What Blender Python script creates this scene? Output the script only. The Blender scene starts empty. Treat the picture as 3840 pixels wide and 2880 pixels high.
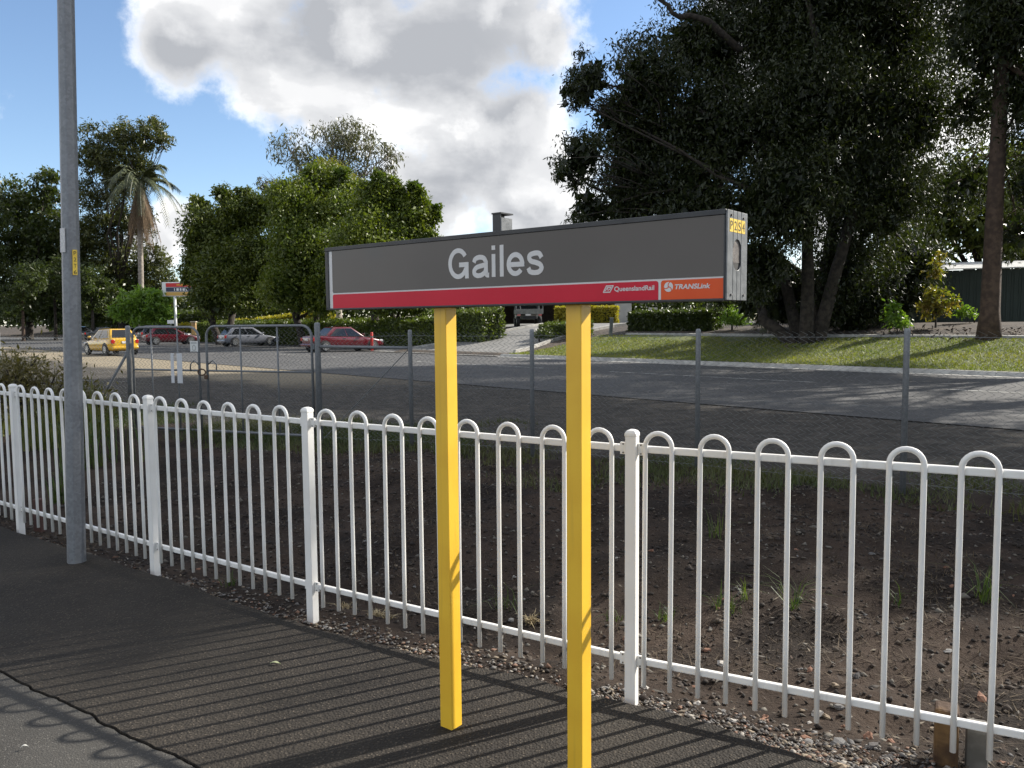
import bpy, math, random
import numpy as np
from mathutils import Matrix, Vector
random.seed(7); rng = np.random.default_rng(7)
sc = bpy.context.scene
C = sc.collection

# ------------------------------------------------------------------ camera
PW, PH = 3840.0, 2880.0
FPX = 3030.0; PITCH = math.radians(4.43); ROLL = math.radians(-0.505); HC = 1.672
fo = np.array([0, math.cos(PITCH), -math.sin(PITCH)]); r0 = np.array([1.0, 0, 0]); u0 = np.cross(r0, fo)
RI = r0*math.cos(ROLL)+u0*math.sin(ROLL); UP = -r0*math.sin(ROLL)+u0*math.cos(ROLL)
cam = bpy.data.cameras.new('camera'); camo = bpy.data.objects.new('camera', cam); C.objects.link(camo)
M = Matrix.Identity(4)
for i in range(3):
    M[i][0] = RI[i]; M[i][1] = UP[i]; M[i][2] = -fo[i]
M[2][3] = HC
camo.matrix_world = M
cam.sensor_fit = 'HORIZONTAL'; cam.sensor_width = 36; cam.lens = FPX/PW*36
cam.clip_start = 0.05; cam.clip_end = 6000
sc.camera = camo
sc.view_settings.view_transform = 'Standard'; sc.view_settings.look = 'None'
sc.view_settings.gamma = 1; sc.view_settings.use_curve_mapping = False
sc.view_settings.exposure = 0.88

# ------------------------------------------------------------------ sun and sky
SAZ, SEL = math.radians(26.5), math.radians(33.4)
SUN = np.array([math.cos(SAZ)*math.cos(SEL), math.sin(SAZ)*math.cos(SEL), math.sin(SEL)])
sl = bpy.data.lights.new('sun', 'SUN'); sl.energy = 5.0; sl.angle = math.radians(0.53); sl.color = (1, 0.94, 0.84)
so = bpy.data.objects.new('sun', sl); C.objects.link(so)
so.rotation_euler = Vector(SUN).to_track_quat('Z', 'Y').to_euler(); so.location = (20, 10, 30)

def ray(x, y): return fo+RI*(x-PW/2)/FPX-UP*(y-PH/2)/FPX
K = 3840/2212.0                                  # reading scale of the photograph
def dirn(xd, yd):
    d = ray(xd*K, yd*K); return d/np.linalg.norm(d)
def at(x, y, Y):
    d = ray(x, y); return np.array([0, 0, HC])+d*Y/d[1]

w = bpy.data.worlds.new('World'); sc.world = w; w.use_nodes = True
nt = w.node_tree; nt.nodes.clear()
def nd(tree, t, **kw):
    n = tree.nodes.new(t)
    for k_, v_ in kw.items(): setattr(n, k_, v_)
    return n
def mth(tree, op, a, b=None, clamp=False):
    n = tree.nodes.new('ShaderNodeMath'); n.operation = op; n.use_clamp = clamp
    for i, v_ in enumerate((a, b)):
        if v_ is None: continue
        if hasattr(v_, 'links'): tree.links.new(v_, n.inputs[i])
        else: n.inputs[i].default_value = v_
    return n.outputs[0]
def sstep(tree, v, a, b, lo=0.0, hi=1.0):
    n = tree.nodes.new('ShaderNodeMapRange'); n.interpolation_type = 'SMOOTHSTEP'
    tree.links.new(v, n.inputs['Value'])
    n.inputs['From Min'].default_value = a; n.inputs['From Max'].default_value = b
    n.inputs['To Min'].default_value = lo; n.inputs['To Max'].default_value = hi
    return n.outputs['Result']
# cloud field: cumulus heaps given by direction, roughened by noise, over a scatter of heaps on the whole sky
cg = bpy.data.node_groups.new('cloud_field', 'ShaderNodeTree')
cg.interface.new_socket('Vector', in_out='INPUT', socket_type='NodeSocketVector')
cg.interface.new_socket('Field', in_out='OUTPUT', socket_type='NodeSocketFloat'); cg.interface.new_socket('Smooth', in_out='OUTPUT', socket_type='NodeSocketFloat')
gi = nd(cg, 'NodeGroupInput'); go = nd(cg, 'NodeGroupOutput')
def cnoise(scale, detail, rough, vec=None):
    n = nd(cg, 'ShaderNodeTexNoise'); n.inputs['Scale'].default_value = scale; n.inputs['Detail'].default_value = detail
    n.inputs['Roughness'].default_value = rough; cg.links.new(vec or gi.outputs[0], n.inputs['Vector'])
    return n.outputs['Fac']
HEAPS = [(400, 90, 105), (500, 40, 150), (620, 150, 160), (760, 60, 230), (700, 200, 120), (930, 130, 210), (1060, 40, 160), (1160, 80, 110),
         (1010, 300, 190), (1130, 260, 130), (1150, 420, 170), (930, 400, 150), (390, 480, 62), (330, 520, 60), (1300, 560, 200), (1560, 10, 45), (1620, 60, 90),
         (900, -260, 330), (300, -420, 180), (1900, -350, 300), (2600, 300, 260), (-420, 330, 240), (-700, 0, 200)]
f_ = None
for xd, yd, r in HEAPS:
    d = dirn(xd, yd)
    n = nd(cg, 'ShaderNodeVectorMath', operation='DISTANCE'); cg.links.new(gi.outputs[0], n.inputs[0]); n.inputs[1].default_value = tuple(d)
    v = mth(cg, 'MULTIPLY_ADD', n.outputs['Value'], -1745.0/r); cg.nodes[-1].inputs[2].default_value = 1.0
    f_ = v if f_ is None else mth(cg, 'SMOOTH_MAX', f_, v)
    if cg.nodes[-1].operation == 'SMOOTH_MAX': cg.nodes[-1].inputs[2].default_value = 0.25
n1 = cnoise(7, 9, 0.62); n2 = cnoise(2.3, 3, 0.5); n3 = cnoise(26, 6, 0.6)
scat = mth(cg, 'MULTIPLY_ADD', n2, 5.2); cg.nodes[-1].inputs[2].default_value = -2.50
# the scatter is held off the blue gaps that the photograph shows
for xd, yd, r in [(150, 200, 430), (480, 360, 180), (1380, 60, 200), (300, 420, 120)]:
    n = nd(cg, 'ShaderNodeVectorMath', operation='DISTANCE'); cg.links.new(gi.outputs[0], n.inputs[0]); n.inputs[1].default_value = tuple(dirn(xd, yd))
    scat = mth(cg, 'SUBTRACT', scat, sstep(cg, n.outputs['Value'], r/1745.0, 0.6*r/1745.0, 0, 1.5))
f_ = mth(cg, 'MAXIMUM', f_, scat)
n4 = cnoise(4.2, 4, 0.5)
cg.links.new(mth(cg, 'ADD', f_, mth(cg, 'MULTIPLY', mth(cg, 'SUBTRACT', n4, 0.5), 1.1)), go.inputs[1])
f_ = mth(cg, 'ADD', f_, mth(cg, 'MULTIPLY', mth(cg, 'SUBTRACT', n1, 0.5), 2.1))
f_ = mth(cg, 'ADD', f_, mth(cg, 'MULTIPLY', mth(cg, 'SUBTRACT', n3, 0.5), 0.45))
cg.links.new(f_, go.inputs[0])
tc = nd(nt, 'ShaderNodeTexCoord')
g1 = nd(nt, 'ShaderNodeGroup', node_tree=cg); nt.links.new(tc.outputs['Generated'], g1.inputs[0])
off = nd(nt, 'ShaderNodeVectorMath', operation='ADD'); nt.links.new(tc.outputs['Generated'], off.inputs[0])
off.inputs[1].default_value = (0.055, 0.0, 0.060)
g2 = nd(nt, 'ShaderNodeGroup', node_tree=cg); nt.links.new(off.outputs[0], g2.inputs[0])
alpha = sstep(nt, g1.outputs[0], -0.08, 0.42)
thick = sstep(nt, mth(nt, 'ADD', mth(nt, 'MULTIPLY', g1.outputs[1], 0.55), mth(nt, 'MULTIPLY', g1.outputs[0], 0.45)), 0.0, 0.70)
mpn = nd(nt, 'ShaderNodeMapping'); mpn.inputs['Scale'].default_value = (1, 1, 2.0); nt.links.new(tc.outputs['Generated'], mpn.inputs[0])
bn = nd(nt, 'ShaderNodeTexNoise'); bn.inputs['Scale'].default_value = 4.6; bn.inputs['Detail'].default_value = 6; bn.inputs['Roughness'].default_value = 0.52; nt.links.new(mpn.outputs[0], bn.inputs['Vector'])
belly = sstep(nt, bn.outputs['Fac'], 0.38, 0.62)
sd_ = nd(nt, 'ShaderNodeVectorMath', operation='DOT_PRODUCT'); nt.links.new(tc.outputs['Generated'], sd_.inputs[0]); sd_.inputs[1].default_value = tuple(SUN)
glow = mth(nt, 'MAXIMUM', sstep(nt, sd_.outputs['Value'], 0.42, 0.78, 0.0, 0.75), sstep(nt, sd_.outputs['Value'], 0.15, -0.45, 0.0, 0.92))   # white towards the sun and where the sun strikes them in front
lit = sstep(nt, mth(nt, 'SUBTRACT', g1.outputs[0], g2.outputs[0]), 0.1, 0.9)
dens = mth(nt, 'MULTIPLY', mth(nt, 'MULTIPLY', thick, mth(nt, 'ADD', 0.30, mth(nt, 'MULTIPLY', belly, 0.70))), mth(nt, 'SUBTRACT', 1.0, mth(nt, 'MAXIMUM', glow, mth(nt, 'MULTIPLY', lit, 0.6))))
cr = nd(nt, 'ShaderNodeValToRGB'); nt.links.new(dens, cr.inputs[0])
cr.color_ramp.elements[0].color = (8.0, 7.9, 7.75, 1); cr.color_ramp.elements[1].color = (2.6, 2.7, 2.9, 1)
cr.color_ramp.elements[1].position = 0.9
e_ = cr.color_ramp.elements.new(0.35); e_.color = (4.4, 4.45, 4.55, 1)
sky = nd(nt, 'ShaderNodeTexSky', sky_type='NISHITA', sun_disc=False)
sky.sun_elevation = SEL; sky.sun_rotation = math.radians(90)-SAZ; sky.air_density = 0.9; sky.dust_density = 0.25; sky.ozone_density = 2.4
mx = nd(nt, 'ShaderNodeMix', data_type='RGBA'); nt.links.new(alpha, mx.inputs['Factor'])
nt.links.new(sky.outputs[0], mx.inputs[6]); nt.links.new(cr.outputs[0], mx.inputs[7])
bg = nd(nt, 'ShaderNodeBackground'); nt.links.new(mx.outputs[2], bg.inputs[0]); bg.inputs[1].default_value = 0.105
wo = nd(nt, 'ShaderNodeOutputWorld'); nt.links.new(bg.outputs[0], wo.inputs[0])

# ------------------------------------------------------------------ materials
MATS = {}
def pmat(name, c1, c2=None, rough=0.6, scale=8.0, detail=5, metal=0.0, bump=0.0, bscale=None, bdist=0.01, coat=0.0, spec=0.5, attr=False, trans=0.0, lo=0.35, hi=0.65):
    if name in MATS: return MATS[name]
    m = bpy.data.materials.new(name); m.use_nodes = True; t = m.node_tree; b = t.nodes['Principled BSDF']
    b.inputs['Roughness'].default_value = rough; b.inputs['Metallic'].default_value = metal
    b.inputs['Coat Weight'].default_value = coat; b.inputs['Specular IOR Level'].default_value = spec
    co = nd(t, 'ShaderNodeTexCoord')
    if attr:
        a = nd(t, 'ShaderNodeAttribute'); a.attribute_name = 'v'; fac = a.outputs['Fac']
    else:
        n = nd(t, 'ShaderNodeTexNoise'); n.inputs['Scale'].default_value = scale; n.inputs['Detail'].default_value = detail
        t.links.new(co.outputs['Object'], n.inputs['Vector']); fac = sstep(t, n.outputs['Fac'], lo, hi)
    mixc = nd(t, 'ShaderNodeMix', data_type='RGBA'); t.links.new(fac, mixc.inputs['Factor'])
    mixc.inputs[6].default_value = (*c1, 1); mixc.inputs[7].default_value = (*(c2 or c1), 1)
    t.links.new(mixc.outputs[2], b.inputs['Base Color'])
    if bump:
        nb = nd(t, 'ShaderNodeTexNoise'); nb.inputs['Scale'].default_value = bscale or scale*4; nb.inputs['Detail'].default_value = 6
        t.links.new(co.outputs['Object'], nb.inputs['Vector'])
        bp = nd(t, 'ShaderNodeBump'); bp.inputs['Strength'].default_value = bump; bp.inputs['Distance'].default_value = bdist
        t.links.new(nb.outputs['Fac'], bp.inputs['Height']); t.links.new(bp.outputs[0], b.inputs['Normal'])
    if trans:
        tr = nd(t, 'ShaderNodeBsdfTranslucent'); ms = nd(t, 'ShaderNodeMixShader'); ms.inputs[0].default_value = trans
        g = nd(t, 'ShaderNodeMix', data_type='RGBA', blend_type='MULTIPLY'); g.inputs[0].default_value = 1
        t.links.new(mixc.outputs[2], g.inputs[6]); g.inputs[7].default_value = (2.0, 2.1, 0.7, 1)
        t.links.new(g.outputs[2], tr.inputs[0])
        out = t.nodes['Material Output']; t.links.new(b.outputs[0], ms.inputs[1]); t.links.new(tr.outputs[0], ms.inputs[2]); t.links.new(ms.outputs[0], out.inputs[0])
    MATS[name] = m; return m

def asphalt(name, dark, mid, chip, scale=1.0, bd=0.004):
    if name in MATS: return MATS[name]
    m = bpy.data.materials.new(name); m.use_nodes = True; t = m.node_tree; b = t.nodes['Principled BSDF']
    co = nd(t, 'ShaderNodeTexCoord')
    def nz(s, d, r=0.55):
        n = nd(t, 'ShaderNodeTexNoise'); n.inputs['Scale'].default_value = s; n.inputs['Detail'].default_value = d; n.inputs['Roughness'].default_value = r
        t.links.new(co.outputs['Object'], n.inputs['Vector']); return n.outputs['Fac']
    vo = nd(t, 'ShaderNodeTexVoronoi'); vo.inputs['Scale'].default_value = 95*scale; t.links.new(co.outputs['Object'], vo.inputs['Vector'])
    big = sstep(t, nz(0.9, 4), 0.3, 0.7)
    a = nd(t, 'ShaderNodeMix', data_type='RGBA'); t.links.new(big, a.inputs['Factor']); a.inputs[6].default_value = (*dark, 1); a.inputs[7].default_value = (*mid, 1)
    sep = nd(t, 'ShaderNodeSeparateColor'); t.links.new(vo.outputs['Color'], sep.inputs[0])
    chipf = mth(t, 'MULTIPLY', sstep(t, sep.outputs[0], 0.62, 1.0), sstep(t, vo.outputs['Distance'], 0.55, 0.2))
    c = nd(t, 'ShaderNodeMix', data_type='RGBA'); t.links.new(chipf, c.inputs['Factor']); t.links.new(a.outputs[2], c.inputs[6]); c.inputs[7].default_value = (*chip, 1)
    t.links.new(c.outputs[2], b.inputs['Base Color'])
    b.inputs['Roughness'].default_value = 0.85; b.inputs['Specular IOR Level'].default_value = 0.3
    h = mth(t, 'ADD', mth(t, 'MULTIPLY', vo.outputs['Distance'], -1.0), mth(t, 'MULTIPLY', nz(40*scale, 4), 0.8))
    bp = nd(t, 'ShaderNodeBump'); bp.inputs['Strength'].default_value = 0.9; bp.inputs['Distance'].default_value = bd
    t.links.new(h, bp.inputs['Height']); t.links.new(bp.outputs[0], b.inputs['Normal'])
    MATS[name] = m; return m

def worn(name, c1, c2, chip, thr, rough, cs, coat=0.15):
    m = pmat(name, c1, c2, rough, 5, coat=coat, bump=0.04, bscale=70); t = m.node_tree; b = t.nodes['Principled BSDF']
    src = b.inputs['Base Color'].links[0].from_socket; co = nd(t, 'ShaderNodeTexCoord')
    n = nd(t, 'ShaderNodeTexNoise'); n.inputs['Scale'].default_value = cs; n.inputs['Detail'].default_value = 9; n.inputs['Roughness'].default_value = 0.68; t.links.new(co.outputs['Object'], n.inputs['Vector'])
    mp = nd(t, 'ShaderNodeMapping'); mp.inputs['Scale'].default_value = (30, 30, 1.6); t.links.new(co.outputs['Object'], mp.inputs[0])
    n2 = nd(t, 'ShaderNodeTexNoise'); n2.inputs['Scale'].default_value = 1.0; n2.inputs['Detail'].default_value = 5; t.links.new(mp.outputs[0], n2.inputs['Vector'])
    f = mth(t, 'MAXIMUM', sstep(t, n.outputs['Fac'], thr, thr+0.05, 0, 0.85), sstep(t, n2.outputs['Fac'], 0.55, 0.80, 0, 0.30))
    mxc = nd(t, 'ShaderNodeMix', data_type='RGBA'); t.links.new(f, mxc.inputs['Factor']); t.links.new(src, mxc.inputs[6]); mxc.inputs[7].default_value = (*chip, 1)
    t.links.new(mxc.outputs[2], b.inputs['Base Color']); return m
YELLOW = worn('yellow_paint', (0.82, 0.50, 0.040), (0.77, 0.45, 0.035), (0.36, 0.22, 0.05), 0.72, 0.40, 7)
WHITE = worn('white_fence_paint', (0.82, 0.81, 0.78), (0.76, 0.745, 0.71), (0.40, 0.37, 0.32), 0.73, 0.40, 14, 0.1)
CHAR = pmat('charcoal_metal', (0.020, 0.021, 0.024), (0.034, 0.035, 0.038), 0.42, 9, bump=0.05)
GALV = None

# ------------------------------------------------------------------ mesh helpers
class MB:
    def __init__(s): s.v = []; s.f = []
    def add(s, verts, faces):
        o = len(s.v); s.v += [tuple(map(float, q)) for q in verts]; s.f += [tuple(o+i for i in f) for f in faces]; return s
    def box(s, c, size, ax=None):
        c = np.array(c, float); ax = np.eye(3) if ax is None else np.array(ax, float)
        h = np.array(size)/2
        vs = [c+ax[0]*h[0]*i+ax[1]*h[1]*j+ax[2]*h[2]*k for i in (-1, 1) for j in (-1, 1) for k in (-1, 1)]
        return s.add(vs, [(0, 1, 3, 2), (4, 6, 7, 5), (0, 4, 5, 1), (2, 3, 7, 6), (0, 2, 6, 4), (1, 5, 7, 3)])
    def prism(s, poly, vec):
        n = len(poly); vec = np.array(vec, float)
        a = [np.array(p, float) for p in poly]
        return s.add(a+[p+vec for p in a], [tuple(range(n))[::-1], tuple(range(n, 2*n))]+[(i, (i+1) % n, n+(i+1) % n, n+i) for i in range(n)])
    def tube(s, pts, r, sides=8, cap=True, phase=0.0):
        pts = [np.array(p, float) for p in pts]; n = len(pts)
        rs = r if hasattr(r, '__len__') else [r]*n
        vs = []; ref = None
        for i, p in enumerate(pts):
            d = pts[min(i+1, n-1)]-pts[max(i-1, 0)]; d /= (np.linalg.norm(d)+1e-9)
            if ref is None: ref = np.array([0, 0, 1.0]) if abs(d[2]) < 0.9 else np.array([1.0, 0, 0])
            a = ref-d*(ref@d); a /= (np.linalg.norm(a)+1e-9); ref = a; b = np.cross(d, a)
            for k_ in range(sides):
                t = 2*math.pi*k_/sides+phase; vs.append(p+(a*math.cos(t)+b*math.sin(t))*rs[i])
        fs = []
        for i in range(n-1):
            for k_ in range(sides):
                q = (k_+1) % sides; fs.append((i*sides+k_, i*sides+q, (i+1)*sides+q, (i+1)*sides+k_))
        if cap: fs += [tuple(range(sides))[::-1], tuple((n-1)*sides+k_ for k_ in range(sides))]
        return s.add(vs, fs)
    def build(s, name, m, parent=None, smooth=False, bevel=0.0, seg=2):
        me = bpy.data.meshes.new(name); me.from_pydata(s.v, [], s.f); me.update()
        return link(name, me, m, parent, smooth, bevel, seg)
def link(name, me, m, parent=None, smooth=False, bevel=0.0, seg=2):
    if m is not None: me.materials.append(m)
    if smooth: me.polygons.foreach_set('use_smooth', [True]*len(me.polygons))
    o = bpy.data.objects.new(name, me); C.objects.link(o)
    if parent is not None:
        o.parent = parent
        o.matrix_parent_inverse = Matrix.Translation(parent.location).inverted() if parent.type == 'EMPTY' and not parent.get('_local') else Matrix.Identity(4)
    if bevel:
        b = o.modifiers.new('bevel', 'BEVEL'); b.width = bevel; b.segments = seg; b.limit_method = 'ANGLE'; b.angle_limit = math.radians(40)
    return o
def empty(name, loc, local=False):
    o = bpy.data.objects.new(name, None); C.objects.link(o); o.location = loc; o.empty_display_size = 0.1
    if local: o['_local'] = 1
    return o
def tag(o, label, cat=None, group=None, kind=None):
    o['label'] = label
    if cat: o['category'] = cat
    if group: o['group'] = group
    if kind: o['kind'] = kind
    return o
def npmesh(name, V, Fq, attr=None):
    V = np.asarray(V, np.float32).reshape(-1, 3); Fq = np.asarray(Fq, np.int32); k_ = Fq.shape[1]; nf = len(Fq)
    me = bpy.data.meshes.new(name); me.vertices.add(len(V)); me.vertices.foreach_set('co', V.ravel())
    me.loops.add(nf*k_); me.loops.foreach_set('vertex_index', Fq.ravel())
    me.polygons.add(nf); me.polygons.foreach_set('loop_start', np.arange(nf, dtype=np.int32)*k_)
    if attr is not None:
        a = me.attributes.new('v', 'FLOAT', 'FACE'); a.data.foreach_set('value', np.asarray(attr, np.float32))
    me.update(calc_edges=True); me.validate(); return me
def unit(a): return a/(np.linalg.norm(a, axis=-1, keepdims=True)+1e-9)
def leaves(P, size, aspect=0.38, droop=0.5, jit=0.35, attr=None, up=0.0):
    """diamond leaves at points P"""
    n = len(P); d = unit(rng.normal(size=(n, 3))+np.array([0, 0, -droop*1.6+up])); s = unit(np.cross(d, rng.normal(size=(n, 3))))
    L = size*(1+jit*rng.normal(size=(n, 1))).clip(0.4, 2)
    V = np.stack([P, P+d*L*0.45+s*L*aspect*0.5, P+d*L, P+d*L*0.45-s*L*aspect*0.5], 1)
    F = np.arange(n*4).reshape(n, 4)
    return V.reshape(-1, 3), F
def vnoise(x, y, seed=0):
    """smooth value noise, vectorised"""
    x = np.asarray(x, float); y = np.asarray(y, float)
    xi = np.floor(x).astype(int); yi = np.floor(y).astype(int); fx = x-xi; fy = y-yi
    fx = fx*fx*(3-2*fx); fy = fy*fy*(3-2*fy)
    def h(a, b):
        v = (a*374761393+b*668265263+seed*974711) & 0xffffffff; v = ((v ^ (v >> 13))*1274126177) & 0xffffffff
        return ((v ^ (v >> 16)) & 0xffff)/65535.0
    return (h(xi, yi)*(1-fx)+h(xi+1, yi)*fx)*(1-fy)+(h(xi, yi+1)*(1-fx)+h(xi+1, yi+1)*fx)*fy
def fbm(x, y, o=4, seed=0):
    return sum(vnoise(x*2**i, y*2**i, seed+i)*0.5**i for i in range(o))/(2-0.5**(o-1))
def ss(x, a, b):
    t = np.clip((np.asarray(x, float)-a)/(b-a), 0, 1); return t*t*(3-2*t)

# ------------------------------------------------------------------ terrain
NU = np.array([0.74, 0.673]); NU = NU/np.linalg.norm(NU); TV = np.array([-NU[1], NU[0]])     # across / along the road
U0, U1 = 13.6, 25.3
def uv(x, y): return NU[0]*np.asarray(x)+NU[1]*np.asarray(y), TV[0]*np.asarray(x)+TV[1]*np.asarray(y)
def xy(u, v): return NU[0]*u+TV[0]*v, NU[1]*u+TV[1]*v
def bays(v): return 4.6*ss(v, 37, 42)
def ter(x, y):
    u, v = uv(x, y); q = u-bays(v)
    return 0.14*ss(q, 25.3, 25.5)+0.71*ss(q, 25.5, 33.5)+0.62*ss(q, 30, 38)
def dirt(x, y):
    d = 0.532*np.asarray(x)+0.847*np.asarray(y)-3.27; u, v = uv(x, y)
    z = -0.05-0.09*ss(d, 0.1, 0.6)+0.17*ss(d, 1.2, 3.6)-0.05*ss(d, 4, 6)
    amp = ss(d, -0.1, 0.4)*(1-0.6*ss(d, 4, 6))
    z = z+amp*(0.22*(fbm(np.asarray(x)*0.9, np.asarray(y)*0.9, 3, 5)-0.5)+0.10*(fbm(np.asarray(x)*4, np.asarray(y)*4, 3, 9)-0.5))+0.02*amp*(fbm(np.asarray(x)*14, np.asarray(y)*14, 2, 3)-0.5)
    k_ = ss(u, 10.5, U0-0.3)
    return z*(1-k_)+(-0.015)*k_
def hit(x, y, f=ter):
    d = ray(x, y); t = 5.0
    while t < 400:
        p = np.array([0, 0, HC])+d*t
        if p[2] < float(f(p[0], p[1])): break
        t += 0.05
    p[2] = float(f(p[0], p[1])); return p
def sheet(name, us, vs, zf, m, label, kind='structure'):
    Ug, Vg = np.meshgrid(us, vs, indexing='ij'); X, Y = xy(Ug, Vg); Z = zf(X, Y, Ug, Vg)
    n, k_ = Ug.shape; idx = np.arange(n*k_).reshape(n, k_)
    F = np.stack([idx[:-1, :-1], idx[1:, :-1], idx[1:, 1:], idx[:-1, 1:]], -1).reshape(-1, 4)
    me = npmesh(name, np.stack([X, Y, Z], -1).reshape(-1, 3), F); o = link(name, me, m, smooth=True)
    return tag(o, label, kind=kind)
cat_ = np.concatenate
M_MULCH = pmat('mulch_ground', (0.030, 0.022, 0.016), (0.068, 0.050, 0.034), 0.95, 1.4, bump=0.7, bscale=12, bdist=0.05)
us = cat_([[-1500, -400, -120, -40], np.linspace(-20, 24, 12), np.linspace(25, 45, 60), [60, 90, 140, 250, 500, 1500]])
vs = cat_([[-1500, -500, -150, -60], np.linspace(-40, 36, 20), np.linspace(37, 43, 10), np.linspace(46, 130, 15), [200, 500, 1500]])
def zbase(X, Y, U, V):
    z = ter(X, Y)-0.006
    near = (U < U0-0.4)
    return np.where(near, -0.45, np.where(U < U1-0.1, -0.05, z))
sheet('ground', us, vs, zbase, M_MULCH, 'brown mulch and bare earth beyond the road running to the horizon')

# dirt strip between platform and road
def dirt_material():
    m = bpy.data.materials.new('bare_dirt'); m.use_nodes = True; t = m.node_tree; b = t.nodes['Principled BSDF']
    co = nd(t, 'ShaderNodeTexCoord')
    def nz(s, d, r=0.6):
        n = nd(t, 'ShaderNodeTexNoise'); n.inputs['Scale'].default_value = s; n.inputs['Detail'].default_value = d; n.inputs['Roughness'].default_value = r
        t.links.new(co.outputs['Object'], n.inputs['Vector']); return n.outputs['Fac']
    a = nd(t, 'ShaderNodeMix', data_type='RGBA'); t.links.new(sstep(t, nz(1.1, 6), 0.35, 0.65), a.inputs['Factor'])
    a.inputs[6].default_value = (0.016, 0.0115, 0.0088, 1); a.inputs[7].default_value = (0.050, 0.0345, 0.0250, 1)
    c = nd(t, 'ShaderNodeMix', data_type='RGBA'); t.links.new(sstep(t, nz(38, 4, 0.7), 0.52, 0.75), c.inputs['Factor'])
    t.links.new(a.outputs[2], c.inputs[6]); c.inputs[7].default_value = (0.074, 0.054, 0.040, 1)
    sp = nd(t, 'ShaderNodeSeparateXYZ'); t.links.new(co.outputs['Object'], sp.inputs[0])
    u = mth(t, 'ADD', mth(t, 'MULTIPLY', sp.outputs[0], float(NU[0])), mth(t, 'MULTIPLY', sp.outputs[1], float(NU[1])))
    v = mth(t, 'ADD', mth(t, 'MULTIPLY', sp.outputs[0], float(TV[0])), mth(t, 'MULTIPLY', sp.outputs[1], float(TV[1])))
    dd = mth(t, 'SUBTRACT', mth(t, 'ADD', mth(t, 'MULTIPLY', sp.outputs[0], 0.532), mth(t, 'MULTIPLY', sp.outputs[1], 0.847)), 3.27)
    vg = nd(t, 'ShaderNodeMix', data_type='RGBA'); t.links.new(sstep(t, mth(t, 'ADD', dd, mth(t, 'MULTIPLY', nz(0.8, 4), 2.0)), 6.0, 7.6), vg.inputs['Factor']); t.links.new(c.outputs[2], vg.inputs[6])
    vc = nd(t, 'ShaderNodeMix', data_type='RGBA'); t.links.new(sstep(t, nz(3.5, 6, 0.65), 0.38, 0.66), vc.inputs['Factor']); vc.inputs[6].default_value = (0.044, 0.040, 0.035, 1); vc.inputs[7].default_value = (0.085, 0.076, 0.066, 1)
    t.links.new(vc.outputs[2], vg.inputs[7]); c = vg
    sand = mth(t, 'MULTIPLY', sstep(t, mth(t, 'ADD', u, mth(t, 'MULTIPLY', nz(0.6, 5), 3.0)), 10.6, 12.2), sstep(t, v, 17, 24))
    e = nd(t, 'ShaderNodeMix', data_type='RGBA'); t.links.new(sand, e.inputs['Factor']); t.links.new(c.outputs[2], e.inputs[6]); e.inputs[7].default_value = (0.23, 0.195, 0.14, 1)
    t.links.new(e.outputs[2], b.inputs['Base Color']); b.inputs['Roughness'].default_value = 0.95; b.inputs['Specular IOR Level'].default_value = 0.2
    bp = nd(t, 'ShaderNodeBump'); bp.inputs['Strength'].default_value = 0.9; bp.inputs['Distance'].default_value = 0.025
    t.links.new(mth(t, 'ADD', nz(22, 6, 0.7), mth(t, 'MULTIPLY', nz(75, 3), 0.4)), bp.inputs['Height']); t.links.new(bp.outputs[0], b.inputs['Normal'])
    return m
us = cat_([np.linspace(-12, 0, 12), np.arange(0.15, 10, 0.06), np.linspace(10.2, U0+0.25, 14)])
vs = cat_([np.linspace(-60, -7, 18), np.arange(-6.5, 12, 0.07), np.linspace(12.3, 26, 40), np.linspace(28, 120, 30)])
DIRT = sheet('dirt_strip', us, vs, lambda X, Y, U, V: dirt(X, Y), dirt_material(), 'bare brown dirt strip between platform fence and road')

# road
ROADM = asphalt('road_asphalt', (0.058, 0.058, 0.059), (0.082, 0.081, 0.081), (0.15, 0.147, 0.145), 0.5)
vs_r = cat_([[-120, -60, -40], np.linspace(-30, 60, 40), np.linspace(64, 200, 20), [400]])
sheet('road', np.linspace(U0, U1, 8), vs_r, lambda X, Y, U, V: 0.0+0.04*(1-((U-(U0+U1)/2)/((U1-U0)/2))**2), ROADM, 'grey asphalt street running diagonally past the station')
sheet('parking_bays', np.linspace(U1+0.003, U1+4.55, 3), np.linspace(42.2, 130, 12), lambda X, Y, U, V: 0*U+0.012, asphalt('bay_asphalt', (0.045, 0.045, 0.045), (0.062, 0.06, 0.06), (0.11, 0.11, 0.10), 0.5), 'dark asphalt parking bays beside the street')
PAINT = pmat('road_paint', (0.40, 0.40, 0.38), (0.15, 0.15, 0.145), 0.7, 3)
mk = MB()
for v0, v1 in [(33.5, 40.5), (43.5, 50), (53, 60), (63, 70), (20, 27.5), (10, 17), (0, 7)]:
    for a, b in [((v0, v1))]:
        c = [xy(19.6, a), xy(19.6, b), xy(19.72, b), xy(19.72, a)]
        mk.add([(q[0], q[1], 0.0455) for q in c], [(0, 1, 2, 3)])
mo = mk.build('road_marking', PAINT); tag(mo, 'worn white dashed centre line painted on the street', kind='structure')

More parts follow.
